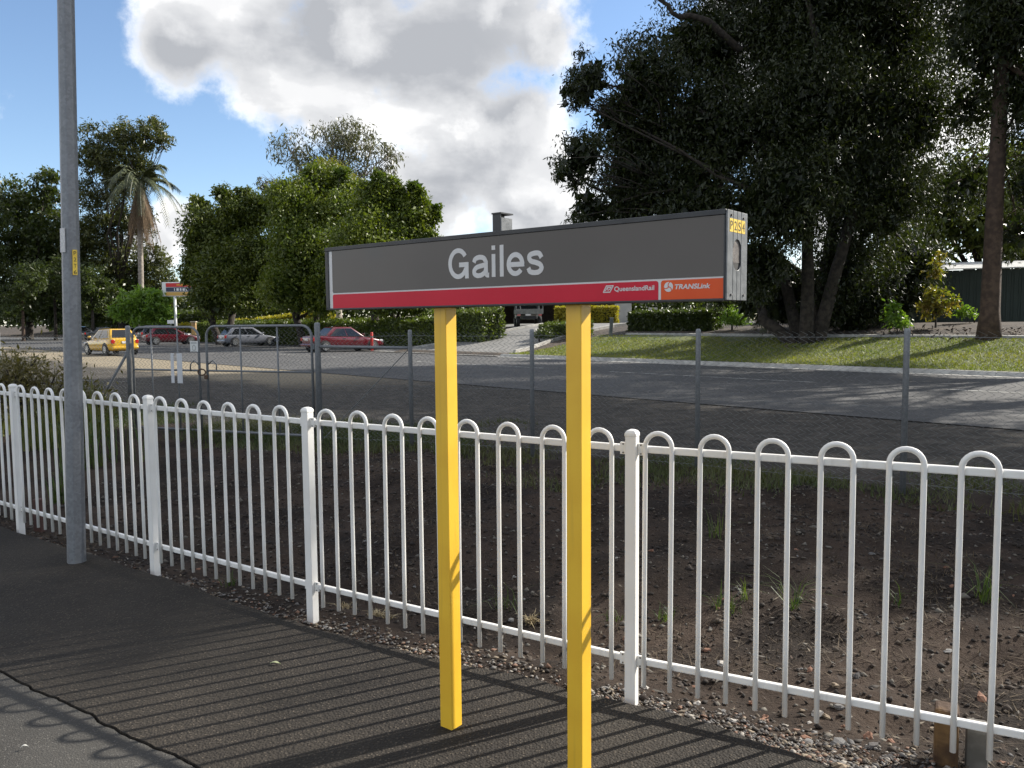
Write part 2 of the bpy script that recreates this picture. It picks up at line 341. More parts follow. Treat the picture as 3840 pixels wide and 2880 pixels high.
# kerb and driveway
CONC = pmat('kerb_concrete', (0.30, 0.29, 0.27), (0.42, 0.41, 0.38), 0.85, 3, bump=0.3, bscale=30, bdist=0.006)
DV0, DV1 = 28.6, 41.0
def kerb(name, v0, v1, ub, label, step=2.4):
    t = empty(name, (*xy(ub, v0), 0)); v = v0
    while v < v1-0.1:
        e = min(v+step, v1); mb = MB()
        prof = [(-0.30, 0.0), (-0.30, 0.02), (-0.06, 0.03), (0.0, 0.125), (0.03, 0.145), (0.18, 0.145), (0.18, -0.1), (-0.30, -0.1)]
        pts = [(*xy(ub+a, v+0.006), z) for a, z in prof]
        mb.prism(pts, (*(TV*(e-v-0.012)), 0)); mb.build('kerb_block', CONC, t); v = e
    return tag(t, label, 'kerb')
kerb('kerb', -26, DV0, U1, 'pale concrete kerb along the grass bank')
kerb('kerb', 42.3, 110, U1+4.6, 'concrete kerb behind the parked cars', 6)
DRV = asphalt('driveway_concrete', (0.15, 0.148, 0.14), (0.20, 0.195, 0.185), (0.27, 0.26, 0.25), 0.4)
us = np.linspace(U1-0.05, 62, 60); sgrid = np.linspace(0, 1, 10)
def drive_edges(u):
    f = ss(u, U1, 31); f2 = ss(u, 36, 41)
    return DV0+1.6*f-9*f2, DV1-4.2*f+9*f2
Ug, Sg = np.meshgrid(us, sgrid, indexing='ij'); e0, e1 = drive_edges(Ug); Vg = e0+(e1-e0)*Sg; X, Y = xy(Ug, Vg)
Z = np.maximum(ter(X, Y), 0)+0.02-0.13*(1-ss(Ug, U1, U1+1.2)); Z = np.maximum(Z, 0.035)
idx = np.arange(Ug.size).reshape(Ug.shape); F = np.stack([idx[:-1, :-1], idx[1:, :-1], idx[1:, 1:], idx[:-1, 1:]], -1).reshape(-1, 4)
tag(link('driveway', npmesh('driveway', np.stack([X, Y, Z], -1).reshape(-1, 3), F), DRV, smooth=True), 'grey concrete driveway climbing from the street to the car park', kind='structure')
for side in (0, 1):
    t = empty('driveway_kerb', (*xy(27, drive_edges(27)[side]), 0)); us_ = np.linspace(26.2, 36.5, 9)
    for a, b in zip(us_, us_[1:]):
        pts = []; sg = -1 if side == 0 else 1
        for u in (a+0.01, b-0.01):
            for o_, z_ in ((0, -0.2), (0, 0.15), (sg*0.17, 0.15), (sg*0.17, -0.2)):
                x_, y_ = xy(u, drive_edges(u)[side]+o_); pts.append((x_, y_, max(float(ter(x_, y_)), 0)+z_))
        MB().add(pts, [(0, 1, 2, 3), (7, 6, 5, 4), (0, 4, 5, 1), (1, 5, 6, 2), (2, 6, 7, 3), (0, 3, 7, 4)]).build('kerb_block', CONC, t)
    tag(t, ['pale kerb on the grass bank side of the driveway', 'pale kerb on the hedge side of the driveway'][side], 'kerb')

# grass bank
M_GRASS = pmat('lawn_soil', (0.06, 0.085, 0.018), (0.12, 0.13, 0.035), 0.95, 1.2, bump=0.8, bscale=25, bdist=0.03, lo=0.3, hi=0.7)
sheet('grass_bank', np.linspace(U1+0.185, 32.2, 24), np.linspace(-40, DV0-0.25, 60), lambda X, Y, U, V: ter(X, Y)+0.012, M_GRASS, 'mown green grass bank sloping up from the kerb')
sheet('lawn', np.linspace(33, 60, 20), np.linspace(44, 100, 40), lambda X, Y, U, V: ter(X, Y)+0.012, M_GRASS, 'sunlit lawn behind the clipped hedge under the trees')
t = empty('garden_edging', (*xy(32.25, -20), 0.8))
for i in range(18):
    v = -20+i*2.6
    pts = []
    for vv in (v+0.01, v+2.58):
        for o_, z_ in ((0, -0.1), (0, 0.09), (0.12, 0.09), (0.12, -0.1)):
            x_, y_ = xy(32.25+o_, vv); pts.append((x_, y_, float(ter(x_, y_))+z_))
    MB().add(pts, [(0, 1, 2, 3), (7, 6, 5, 4), (0, 4, 5, 1), (1, 5, 6, 2), (2, 6, 7, 3), (0, 3, 7, 4)]).build('edging_block', CONC, t)
tag(t, 'thin pale concrete edging at the top of the grass bank', 'edging')

# platform
ASP_N = asphalt('platform_asphalt', (0.0135, 0.0110, 0.0088), (0.030, 0.0248, 0.0190), (0.090, 0.074, 0.056), 1.0, 0.006)
ASP_O = asphalt('old_platform_asphalt', (0.036, 0.034, 0.031), (0.056, 0.053, 0.048), (0.13, 0.122, 0.11), 1.4, 0.003)
EDGE = [(-9.2, 9.9), (-6.2, 8.0), (-4.32, 6.66), (-3.24, 5.88), (-2.31, 5.22), (-1.71, 4.76), (-1.34, 4.50), (-0.74, 4.13), (-0.38, 3.93), (0.21, 3.58), (0.45, 3.47), (0.80, 3.22), (1.12, 2.96), (1.7, 2.5), (2.6, 1.9), (6, -0.3)]
# ragged edge
ED = []
for (a, b) in zip(EDGE, EDGE[1:]):
    for s in np.linspace(0, 1, 9)[:-1]:
        x = a[0]+(b[0]-a[0])*s; y = a[1]+(b[1]-a[1])*s; r = 0.05*(fbm(x*3, y*3, 3, 2)-0.5)*2
        ED.append((x+0.53*r, y+0.85*r))
SEAM = [(-13.2, 10.2), (-7.2, 6.95), (-3.4, 4.42), (-2.16, 3.585), (-1.18, 2.93), (0.4, 1.87), (4.2, -0.8)]
SM = []
for (a, b) in zip(SEAM, SEAM[1:]):
    for q_ in np.linspace(0, 1, 40)[:-1]:
        x = a[0]+(b[0]-a[0])*q_; y = a[1]+(b[1]-a[1])*q_; r = 0.030*(fbm(x*6, y*6, 4, 12)-0.5)*2; SM.append((x+0.55*r, y+0.83*r))
SM.append(SEAM[-1])
poly = ED+[(q[0], q[1]) for q in SM[::-1]]
MB().prism([(x, y, -0.3) for x, y in poly][::-1], (0, 0, 0.3)).build('platform', ASP_N)
tag(bpy.data.objects['platform'], 'dark newer asphalt strip of the station platform beside the white fence', kind='structure')
poly = [(q[0], q[1]) for q in SM]+[(3, -14), (-30, -14), (-30, 12)]
poly = [(x-0.006, y-0.01) for x, y in poly]
MB().prism([(x, y, -0.3) for x, y in poly], (0, 0, 0.296)).build('old_platform', ASP_O)
tag(bpy.data.objects['old_platform'], 'paler worn asphalt of the older platform surface', kind='structure')

# ------------------------------------------------------------------ white loop-top fence
FP = [np.array(a) for a in ((-7.40, 8.93), (-5.73, 7.77), (-4.083, 6.59), (-2.46, 5.435), (-1.163, 4.555), (0.522, 3.495), (2.31, 2.56), (4.1, 1.62))]
FENCE = empty('loop_top_fence', (*FP[5], 0))
pm = MB(); pm.box((0, 0, 0.50), (0.05, 0.05, 1.34)); pme = bpy.data.meshes.new('post'); pme.from_pydata(pm.v, [], pm.f); pme.materials.append(WHITE)
cm = MB()
ring = [(0.0272, 1.168), (0.0272, 1.184), (0.020, 1.194), (0.009, 1.199)]
vs_ = []; fs_ = []
for r, z in ring: vs_ += [(-r, -r, z), (r, -r, z), (r, r, z), (-r, r, z)]
for i in range(3):
    for k_ in range(4): fs_.append((i*4+k_, i*4+(k_+1) % 4, i*4+4+(k_+1) % 4, i*4+4+k_))
fs_.append((12, 13, 14, 15)); fs_.append((3, 2, 1, 0)); cm.add(vs_, fs_)
cme = bpy.data.meshes.new('post_cap'); cme.from_pydata(cm.v, [], cm.f); cme.materials.append(WHITE)
hp = [(-0.059, 0, 0.055), (-0.059, 0, 0.4), (-0.059, 0, 0.8)]+[(-0.059*math.cos(a), 0, 1.127+0.059*math.sin(a)) for a in np.linspace(0, math.pi, 13)]+[(0.059, 0, 0.8), (0.059, 0, 0.4), (0.059, 0, 0.055)]
hm = MB().tube(hp, 0.0108, 10); hme = bpy.data.meshes.new('hoop'); hme.from_pydata(hm.v, [], hm.f); hme.materials.append(WHITE)
hme.polygons.foreach_set('use_smooth', [len(p.vertices) == 4 for p in hme.polygons])
bk = MB().box((0, 0, 0), (0.03, 0.012, 0.052)); bke = bpy.data.meshes.new('bracket'); bke.from_pydata(bk.v, [], bk.f); bke.materials.append(WHITE)
bo = MB().tube([(0, -0.0085, 0), (0, -0.004, 0)], 0.004, 6); boe = bpy.data.meshes.new('bolt'); boe.from_pydata(bo.v, [], bo.f); boe.materials.append(pmat('dull_steel', (0.25, 0.25, 0.25), (0.16, 0.15, 0.14), 0.5, 40, metal=0.6))
def inst(name, me, loc, rz, parent):
    o = bpy.data.objects.new(name, me); C.objects.link(o); o.parent = parent
    o.matrix_parent_inverse = Matrix.Translation(parent.location).inverted() if parent.type == 'EMPTY' else parent.matrix_basis.inverted()
    o.location = loc; o.rotation_euler = (0, 0, rz); return o
def fdir(i):
    e = FP[i+1]-FP[i]; L = np.linalg.norm(e); return e/L, L
for i, p in enumerate(FP):
    e = fdir(min(i, len(FP)-2))[0]; rz = math.atan2(e[1], e[0])
    o = inst('post', pme, (*p, 0), rz, FENCE); b = o.modifiers.new('bevel', 'BEVEL'); b.width = 0.004; b.segments = 2
    c = inst('post_cap', cme, (*p, 0), rz, FENCE); b = c.modifiers.new('bevel', 'BEVEL'); b.width = 0.004; b.segments = 2
NL = [8, 8, 8, 6, 8, 8, 7]; ST = [0.145, 0.145, 0.145, 0.145, 0.152, 0.117, 0.13]; PT = [0.24, 0.24, 0.24, 0.24, 0.2405, 0.2405, 0.2405]
for i in range(len(FP)-1):
    e, L = fdir(i); rz = math.atan2(e[1], e[0]); n_ = np.array([-e[1], e[0]])
    for z, nm in ((1.113, 'top_rail'), (0.163, 'bottom_rail')):
        mid = (FP[i]+FP[i+1])/2
        ax = [(e[0], e[1], 0), (n_[0], n_[1], 0), (0, 0, 1)]
        MB().box((*(mid+n_*0.012), z), (L-0.052, 0.022, 0.031), ax).build(nm, WHITE, FENCE, bevel=0.005)
        for s in (0.041, L-0.041):
            q = FP[i]+e*s+n_*0.012
            b = inst('bracket', bke, (*(q-n_*0.009), z), rz, FENCE)
            for dz in (-0.019, 0.019):
                o = bpy.data.objects.new('bolt', boe); C.objects.link(o); o.parent = b; o.location = (0, 0, dz)
    for k_ in range(NL[i]):
        q = FP[i]+e*(ST[i]+PT[i]*k_)-n_*0.006
        o = inst('hoop', hme, (*q, random.uniform(-0.004, 0.004)), rz+random.uniform(-0.03, 0.03), FENCE); o.rotation_euler[1] = random.uniform(-0.004, 0.004)
tag(FENCE, 'white powder-coated loop-top railing fence along the platform edge', 'fence')

# ------------------------------------------------------------------ station name sign
YAW = -0.668; SO = np.array([0.644, 2.428, 1.7305]); SE = np.array([math.cos(YAW), math.sin(YAW), 0]); SN = np.array([-math.sin(YAW), math.cos(YAW), 0]); SZ = np.array([0, 0, 1.0])
SL, SH, SD = 1.856, 0.268, 0.148
SB = SO-SE*1.862
def sp(s, d, z): return SB+SE*s+SN*d+SZ*z
AX = [SE, SN, SZ]
def sbox(mb, s0, s1, d0, d1, z0, z1): return mb.box(sp((s0+s1)/2, (d0+d1)/2, (z0+z1)/2), (s1-s0, d1-d0, z1-z0), AX)
SIGN = empty('station_sign', (*(SB+SE*1.0+SN*0.07)[:2], 0))
body = sbox(MB(), 0, SL, 0.008, SD, 0.0, SH).build('sign_case', CHAR, SIGN, bevel=0.003)
fm = MB(); sbox(fm, 0, SL, 0, 0.012, 0.2535, SH+0.002); sbox(fm, 0, SL, 0, 0.012, -0.002, 0.0055); sbox(fm, 0, 0.0205, 0.001, 0.011, 0.0055, 0.2535); sbox(fm, 1.8495, SL, 0.001, 0.011, 0.0055, 0.2535)
fm.build('sign_frame', CHAR, SIGN, bevel=0.002)
GREY = pmat('grey_sign_face', (0.034, 0.031, 0.031), (0.040, 0.037, 0.037), 0.06, 2, spec=0.5)
LWHT = pmat('white_sign_print', (0.66, 0.66, 0.66), (0.62, 0.61, 0.60), 0.3, 4, spec=0.3)
RED = pmat('red_sign_print', (0.58, 0.008, 0.035), (0.54, 0.006, 0.03), 0.25, 4, spec=0.25)
ORG = pmat('orange_sign_print', (0.72, 0.10, 0.02), (0.68, 0.08, 0.015), 0.25, 4, spec=0.25)
def plate(name, pts, d, th, m, parent, f=sp): return MB().prism([f(s, d, z) for s, z in pts], SN*th).build(name, m, parent)
def rc(x0, z0, x1, z1, r, corners):
    out = []
    for k_, (cx, cz, a0) in enumerate(((x0, z0, math.pi), (x1, z0, 1.5*math.pi), (x1, z1, 0), (x0, z1, 0.5*math.pi))):
        if k_ in corners:
            ox = cx+(r if cx == x0 else -r); oz = cz+(r if cz == z0 else -r)
            out += [(ox+r*math.cos(a0+t), oz+r*math.sin(a0+t)) for t in np.linspace(0, math.pi/2, 6)]
        else: out.append((cx, cz))
    return out
FACE = plate('sign_face', rc(0.0205, 0.0055, 1.8495, 0.2535, 0, ()), 0.0060, 0.003, LWHT, SIGN)
plate('grey_panel', rc(0.0425, 0.0715, 1.8495, 0.2535, 0.008, (0,)), 0.0048, 0.002, GREY, SIGN)
plate('red_band', rc(0.0425, 0.0055, 1.6312, 0.0655, 0.009, (2, 3)), 0.0048, 0.002, RED, SIGN)
plate('orange_band', rc(1.6408, 0.0055, 1.8495, 0.0662, 0.009, (3,)), 0.0048, 0.002, ORG, SIGN)
def text(name, s, m, parent, org, ax, ay, x0, x1, y0, cap, weight=0.0, shear=0.0, th=0.0006):
    cu = bpy.data.curves.new(name, 'FONT'); cu.body = s; cu.size = 1.0; cu.extrude = 0; cu.offset = weight; cu.shear = shear
    ob = bpy.data.objects.new('tmp', cu); C.objects.link(ob); bpy.context.view_layer.update()
    dg = bpy.context.evaluated_depsgraph_get(); me = bpy.data.meshes.new_from_object(ob.evaluated_get(dg)); bpy.data.objects.remove(ob)
    co = np.zeros(len(me.vertices)*3); me.vertices.foreach_get('co', co); co = co.reshape(-1, 3)
    # cap height of this face measured from the letter H
    sx = (x1-x0)/(co[:, 0].max()-co[:, 0].min()); sy = cap/0.70
    L = (co[:, 0]-co[:, 0].min())*sx+x0; Hh = co[:, 1]*sy+y0
    nrm = np.cross(ax, ay); P = np.array(org)+L[:, None]*np.array(ax)+Hh[:, None]*np.array(ay)+nrm*th
    me.vertices.foreach_set('co', P.ravel()); me.update(); me.name = name
    return link(name, me, m, parent)
FO = sp(0, 0.0046, 0)
def ribbon(name, lines, m, parent, x0, wd, base, cap, gw, wt=0.155):
    """letter drawn with strokes of even weight; x in 0..gw, y in cap heights"""
    mb = MB(); sx = wd/gw; d = 0.0040
    for ln in lines:
        P = np.array(ln, float); t = unit(np.gradient(P, axis=0)); n_ = np.stack([-t[:, 1], t[:, 0]], -1)*wt/2; k = len(P); V = []
        for sg in (1, -1): V += [sp(x0+q[0]*sx, d, base+q[1]*cap) for q in P+n_*sg]
        V += [np.array(v)+SN*0.0006 for v in V]
        F = [(i, i+1, k+i+1, k+i) for i in range(k-1)]+[(2*k+i+1, 2*k+i, 3*k+i, 3*k+i+1) for i in range(k-1)]
        F += [(i+1, i, 2*k+i, 2*k+i+1) for i in range(k-1)]+[(k+i, k+i+1, 3*k+i+1, 3*k+i) for i in range(k-1)]
        mb.add(V, F); d -= 0.00004
    return mb.build(name, m, parent)
def earc(cx, cy, rx, ry, a0, a1, n=26): return [(cx+rx*math.cos(math.radians(a)), cy+ry*math.sin(math.radians(a))) for a in np.linspace(a0, a1, n)]
def spline(pts, n=6):
    P = [np.array(p, float) for p in pts]; P = [2*P[0]-P[1]]+P+[2*P[-1]-P[-2]]; out = []
    for i in range(1, len(P)-2):
        for t in np.linspace(0, 1, n, endpoint=False):
            a, b, c, e = P[i-1:i+3]; out.append(tuple(.5*((2*b)+(c-a)*t+(2*a-5*b+4*c-e)*t*t+(3*b-a-3*c+e)*t**3)))
    return out+[tuple(P[-2])]
GLY = [([earc(.44, .5, .365, .430, 33, 338, 40), [(.815, 0), (.815, .5)], [(.48, .455), (.892, .455)]], .90, .7324, .1035),
       ([spline([(.085, .50), (.15, .61), (.33, .66), (.51, .62), (.60, .50)])+[(.60, .30), (.605, .14)]+spline([(.615, .10), (.65, .072), (.73, .07)], 4), spline([(.60, .41), (.44, .385), (.22, .34), (.105, .245), (.115, .125), (.25, .068), (.42, .09), (.55, .17), (.60, .27)])], .755, .8520, .0862),
       ([[(.08, 0), (.08, .73)], [(.08, .86), (.08, 1.0)]], .16, .9480, .0180), ([[(.08, 0), (.08, 1.0)]], .16, .9865, .0182),
       ([earc(.35, .365, .272, .295, 0, 322, 36), [(.09, .355), (.70, .355)]], .70, 1.0185, .0805),
       ([spline([(.585, .515), (.50, .64), (.33, .662), (.15, .615), (.115, .52), (.19, .425), (.35, .38), (.52, .315), (.585, .20), (.50, .095), (.33, .068), (.15, .105), (.078, .22)])], .66, 1.1080, .0755)]
for ln, gw, x0, wd in GLY: ribbon('letter', ln, LWHT, SIGN, x0, wd, 0.1050, 0.1145, gw)
text('operator_name', 'QueenslandRail', LWHT, SIGN, FO, SE, SZ, 1.4705, 1.6175, 0.0375, 0.0150, weight=0.02)
text('operator_name', 'TRANSLink', LWHT, SIGN, FO, SE, SZ, 1.6890, 1.8080, 0.0375, 0.0145, weight=0.03, shear=0.18)
# rail emblem: outlined parallelogram with two strokes
def strip(mb, pts, wd, d=0.0041):
    P = [np.array(p) for p in pts]
    for a, b in zip(P, P[1:]):
        t = (b-a)/np.linalg.norm(b-a); n_ = np.array([-t[1], t[0]])*wd/2; a2, b2 = a-t*wd*0.3, b+t*wd*0.3
        mb.prism([sp(q[0], d, q[1]) for q in (a2-n_, b2-n_, b2+n_, a2+n_)], SN*0.0004); d += 0.00002
lg = MB(); strip(lg, [(1.4285, 0.0350), (1.4535, 0.0350), (1.4665, 0.0555), (1.4400, 0.0555), (1.4285, 0.0350)], 0.0036)
strip(lg, [(1.4360, 0.0395), (1.4440, 0.0505), (1.4470, 0.0395)], 0.0028); strip(lg, [(1.4445, 0.0508), (1.4585, 0.0508), (1.4530, 0.0440), (1.4500, 0.0440)], 0.0028)
lg.build('rail_emblem', LWHT, SIGN)
dc = [(1.6676+0.0155*math.cos(a), 0.0452+0.0155*math.sin(a)) for a in np.linspace(0, 2*math.pi, 28)[:-1]]
disc = plate('transit_emblem', dc, 0.0040, 0.0008, LWHT, SIGN)
sw = MB()
for k_ in range(3):
    a0 = math.radians(70+120*k_); pts = [(1.6676+0.0165*r*math.cos(a0+0.9*(1-r)), 0.0452+0.0165*r*math.sin(a0+0.9*(1-r))) for r in np.linspace(0.0, 1.0, 7)]
    strip(sw, pts, 0.0028, 0.0036)
sw.build('emblem_swirl', ORG, disc)
# end plate
ALU = pmat('brushed_aluminium', (0.17, 0.175, 0.18), (0.12, 0.125, 0.13), 0.45, 30, metal=0.35, bump=0.08, bscale=90)
EO = sp(SL, 0, 0)
def ep(d, z, o_): return EO+SN*d+SZ*z+SE*o_
sbm = MB().prism([ep(d, z, 0.0005) for d, z in ((0.002, 0.004), (0.146, 0.004), (0.146, 0.264), (0.002, 0.264))], SE*0.001).build('end_backing', pmat('black_gap', (0.012, 0.012, 0.012), None, 0.7), SIGN)
cd, cz, rw, rh = 0.0735, 0.137, 0.030, 0.047
def arc(d): return cz+(rh-rw)+math.sqrt(max(rw*rw-(d-cd)**2, 0)), cz-(rh-rw)-math.sqrt(max(rw*rw-(d-cd)**2, 0))
strips = [(0.000, 0.0405), (0.0430, 0.0715), (0.0740, 0.1015), (0.1040, 0.1500)]
for k_, (a, b) in enumerate(strips):
    if k_ in (0, 3): polys = [[(a, 0), (b, 0), (b, SH), (a, SH)]]
    else:
        ds = np.linspace(a, b, 9)
        polys = [[(d, arc(d)[0]) for d in ds]+[(b, SH), (a, SH)], [(a, 0), (b, 0)]+[(d, arc(d)[1]) for d in ds[::-1]]]
    for pl_ in polys: MB().prism([ep(d, z, 0.0015) for d, z in pl_], SE*0.005).build('end_strip', ALU, SIGN, bevel=0.0008, seg=1)
gr = MB()
for k_ in range(-9, 26):
    z0 = cz-rh+k_*0.0045
    p = [(cd-rw, z0), (cd+rw, z0+0.030), (cd+rw, z0+0.0325), (cd-rw, z0+0.0025)]
    p = [(d, min(max(z, arc(min(max(d, cd-rw), cd+rw))[1]-0.01), cz+rh+0.002)) for d, z in p]
    if p[1][1] > cz-rh and p[0][1] < cz+rh and max(q[1] for q in p)-min(q[1] for q in p) > 0.004: gr.prism([ep(d, z, 0.0017) for d, z in p], SE*0.0006)
gr.build('speaker_grille', pmat('grille_brown', (0.26, 0.23, 0.21), (0.16, 0.14, 0.13), 0.5, 60, metal=0.4), SIGN)
STEEL = bpy.data.materials['dull_steel']
for d, z in ((0.027, 0.2535), (0.119, 0.2515), (0.030, 0.0165), (0.124, 0.0165)):
    MB().tube([ep(d, z, 0.0065), ep(d, z, 0.010)], 0.0042, 8).build('bolt', STEEL, SIGN)
LABY = pmat('yellow_label', (0.80, 0.56, 0.06), (0.74, 0.50, 0.05), 0.4, 10)
BLKP = pmat('black_print', (0.02, 0.018, 0.015), None, 0.5)
for ch, (a, b) in zip('P2S4', ((0.0150, 0.0395), (0.0440, 0.0705), (0.0750, 0.1005), (0.1050, 0.1300))):
    lb = MB().prism([ep(d, z, 0.0064) for d, z in ((a, 0.204), (b, 0.204), (b, 0.2435), (a, 0.2435))], SE*0.0008).build('code_label', LABY, SIGN)
    m_ = (a+b)/2; text('code_letter', ch, BLKP, lb, ep(0, 0, 0.0074), SN, SZ, m_-0.0085, m_+0.0085, 0.2105, 0.027, th=0.0004)
# vent box on top
vb = MB(); sbox(vb, 0.925, 0.930, 0.04, 0.105, SH, 0.338); sbox(vb, 0.930, 0.962, 0.04, 0.046, SH, 0.338); sbox(vb, 0.923, 0.968, 0.036, 0.110, 0.338, 0.343)
vb.build('vent_box', CHAR, SIGN)
sbox(MB(), 0.962, 0.967, 0.041, 0.104, SH, 0.324).build('vent_sunlit_side', ALU, SIGN)  # paler metal than the front: sunlight on this side is put into its colour
WP = 0.064
for s in (1.862-1.186, 1.862-0.549):
    c = sp(s-WP/2, 0.044+WP/2, 0)
    mb = MB().box((c[0], c[1], 0.83), (WP, WP, 1.80), AX)
    mb.build('sign_post', YELLOW, SIGN, bevel=0.0035)
tag(SIGN, 'long grey station name board with red and orange band on two yellow posts', 'sign')

# ------------------------------------------------------------------ galvanised light pole
def galv(name, c1, c2, rough=0.5):
    m = bpy.data.materials.new(name); m.use_nodes = True; t = m.node_tree; b = t.nodes['Principled BSDF']; co = nd(t, 'ShaderNodeTexCoord')
    vo = nd(t, 'ShaderNodeTexVoronoi'); vo.inputs['Scale'].default_value = 60; t.links.new(co.outputs['Object'], vo.inputs['Vector'])
    no = nd(t, 'ShaderNodeTexNoise'); no.inputs['Scale'].default_value = 9; no.inputs['Detail'].default_value = 6; t.links.new(co.outputs['Object'], no.inputs['Vector'])
    sep = nd(t, 'ShaderNodeSeparateColor'); t.links.new(vo.outputs['Color'], sep.inputs[0])
    f = mth(t, 'ADD', mth(t, 'MULTIPLY', sep.outputs[0], 0.45), mth(t, 'MULTIPLY', no.outputs['Fac'], 0.6))
    mxn = nd(t, 'ShaderNodeMix', data_type='RGBA'); t.links.new(f, mxn.inputs['Factor']); mxn.inputs[6].default_value = (*c1, 1); mxn.inputs[7].default_value = (*c2, 1)
    t.links.new(mxn.outputs[2], b.inputs['Base Color']); b.inputs['Metallic'].default_value = 0.35; b.inputs['Roughness'].default_value = rough
    return m
GALV = galv('galvanised_steel', (0.145, 0.152, 0.165), (0.26, 0.27, 0.285))
PB = np.array([-3.10, 5.62, -0.02]); PT_ = np.array([-3.10+0.24, 5.62, 7.6])
POLE = empty('light_pole', tuple(PB))
pole_ax = (PT_-PB)/np.linalg.norm(PT_-PB)
def pole_r(z): return 0.063-0.0022*z
MB().tube([PB, PB+pole_ax*3.0, PT_], [pole_r(0), pole_r(3), pole_r(7.6)], 8, phase=0.30).build('shaft', GALV, POLE, bevel=0.006)
MB().tube([PB, PB+(0, 0, 0.012)], [0.085, 0.08], 12).build('base_collar', pmat('bitumen', (0.02, 0.02, 0.02), None, 0.8), POLE)
arm = PT_+np.array([0, 0, -0.05])
MB().tube([arm, arm+(0.3, -0.3, 0.25), arm+(0.75, -0.75, 0.33)], [0.03, 0.028, 0.025], 8).build('lamp_arm', GALV, POLE, smooth=True)
MB().box(arm+(0.95, -0.95, 0.34), (0.65, 0.24, 0.11), [(0.707, -0.707, 0), (0.707, 0.707, 0), (0, 0, 1)]).build('lamp_head', ALU, POLE, bevel=0.03)
tocam = np.array([0, 0, 1.672])-PB; tocam[2] = 0; tocam /= np.linalg.norm(tocam); side = np.cross(np.array([0, 0, 1.0]), tocam)
def pole_label(z0, z1, off, wd, m, name, chars=None):
    c = PB+pole_ax*(z0-PB[2]); nrm = tocam*math.cos(off)+side*math.sin(off); tx = np.cross(np.array([0, 0, 1.0]), nrm)
    P0 = c+nrm*(pole_r(z0)+0.0025)
    lb = MB().prism([P0+tx*a+pole_ax*b for a, b in ((-wd/2, 0), (wd/2, 0), (wd/2, z1-z0), (-wd/2, z1-z0))], -nrm*0.006).build(name, m, POLE)
    if chars:
        st = (z1-z0)/len(chars)
        for k_, ch in enumerate(chars):
            text('code_letter', ch, BLKP, lb, P0+pole_ax*(z1-z0-st*(k_+0.85)), tx, pole_ax, -wd*0.3, wd*0.3, 0, st*0.62, th=0.0006)
zt = lambda ypx: at(250, ypx, 5.62)[2]
pole_label(zt(1032), zt(938), 0.42, 0.030, LABY, 'code_label', 'P2T6')
pole_label(zt(948), zt(858), -0.95, 0.045, pmat('white_label', (0.6, 0.6, 0.6), (0.5, 0.5, 0.5), 0.5, 50), 'white_label')
tag(POLE, 'tall octagonal galvanised light pole with a yellow code label', 'light pole')

# ------------------------------------------------------------------ chain-link fence and gates
GALD = galv('weathered_galvanised', (0.13, 0.14, 0.15), (0.24, 0.25, 0.26), 0.6)
WIRE = pmat('fence_wire', (0.13, 0.14, 0.14), (0.22, 0.23, 0.23), 0.6, 30, metal=0.3)
def chainlink(A, B, z0, z1, parent, pitch=0.075, r=0.0033, wave=None):
    A = np.array(A[:2], float); B = np.array(B[:2], float); L = np.linalg.norm(B-A); e = (B-A)/L; n_ = np.array([-e[1], e[0]])
    nw = int(L/pitch); nz_ = int((z1-z0)/(pitch*0.5)); h = (z1-z0)/nz_
    i = np.arange(nw)[:, None]; j = np.arange(nz_+1)[None, :]
    s = (i+0.5)*pitch+np.where(j % 2 == 0, -0.5, 0.5)*pitch*1.02+0.003*rng.normal(size=(nw, nz_+1)); z = z0+j*h+0*i+0.004*rng.normal(size=(nw, 1))
    d = np.where(j % 2 == 0, 0.002, -0.002)+0.012*np.sin(s*2.1+z*1.3)
    P = np.stack([A[0]+e[0]*s+n_[0]*d, A[1]+e[1]*s+n_[1]*d, z], -1)
    offs = np.stack([np.array([*(e*math.cos(a)), 0])*r+np.array([*(n_*math.sin(a)), 0])*r for a in (0, 2.094, 4.189)])
    V = (P[:, :, None, :]+offs[None, None]).reshape(-1, 3)
    base = (np.arange(nw)[:, None]*(nz_+1)+np.arange(nz_)[None, :])*3
    F = []
    for k_ in range(3):
        q = (k_+1) % 3; F.append(np.stack([base+k_, base+q, base+3+q, base+3+k_], -1).reshape(-1, 4))
    o = link('wire_mesh', npmesh('wire_mesh', V, np.concatenate(F)), WIRE, parent); o['kind'] = 'stuff'; return o
CP = [np.array(a) for a in ((8.9, 4.5), (7.15, 5.55), (5.44, 6.58), (3.73, 7.63), (2.01, 8.71), (0.25, 9.99), (-1.34, 10.67), (-2.68, 11.17))]
CL = empty('chain_link_fence', (*CP[4], 0))
GZ = [float(dirt(*p)) for p in CP]
def cpost(p, top, r, name, parent, z0=None):
    z0 = float(dirt(*p))-0.15
    MB().tube([(*p, z0), (*p, top-0.03), (*p, top-0.008), (*p, top)], [r, r, r*0.9, r*0.5], 12).build(name, GALD, parent, smooth=True)
for i, p in enumerate(CP[:-1]): cpost(p, 1.575, 0.028, 'post', CL)
cpost(CP[-1], 1.68, 0.041, 'corner_post', CL)
for A, B in zip(CP, CP[1:]):
    chainlink(A, B, max(float(dirt(*A)), float(dirt(*B)))+0.03, 1.545, CL)
    for z in (1.50, 0.83, 0.10):
        n_ = 9; pts = [(*(A+(B-A)*t), z-0.012*math.sin(math.pi*t)) for t in np.linspace(0, 1, n_)]
        MB().tube(pts, 0.0024, 5).build('line_wire', WIRE, CL)
MB().tube([(*CP[-1], 1.35), (*CP[-2], 1.335)], 0.021, 8).build('brace_rail', GALD, CL, smooth=True)
MB().tube([(*CP[-2], 1.34), (*(CP[-2]+(CP[-1]-CP[-2])*0.95), 0.08)], 0.006, 6).build('brace_rod', WIRE, CL)
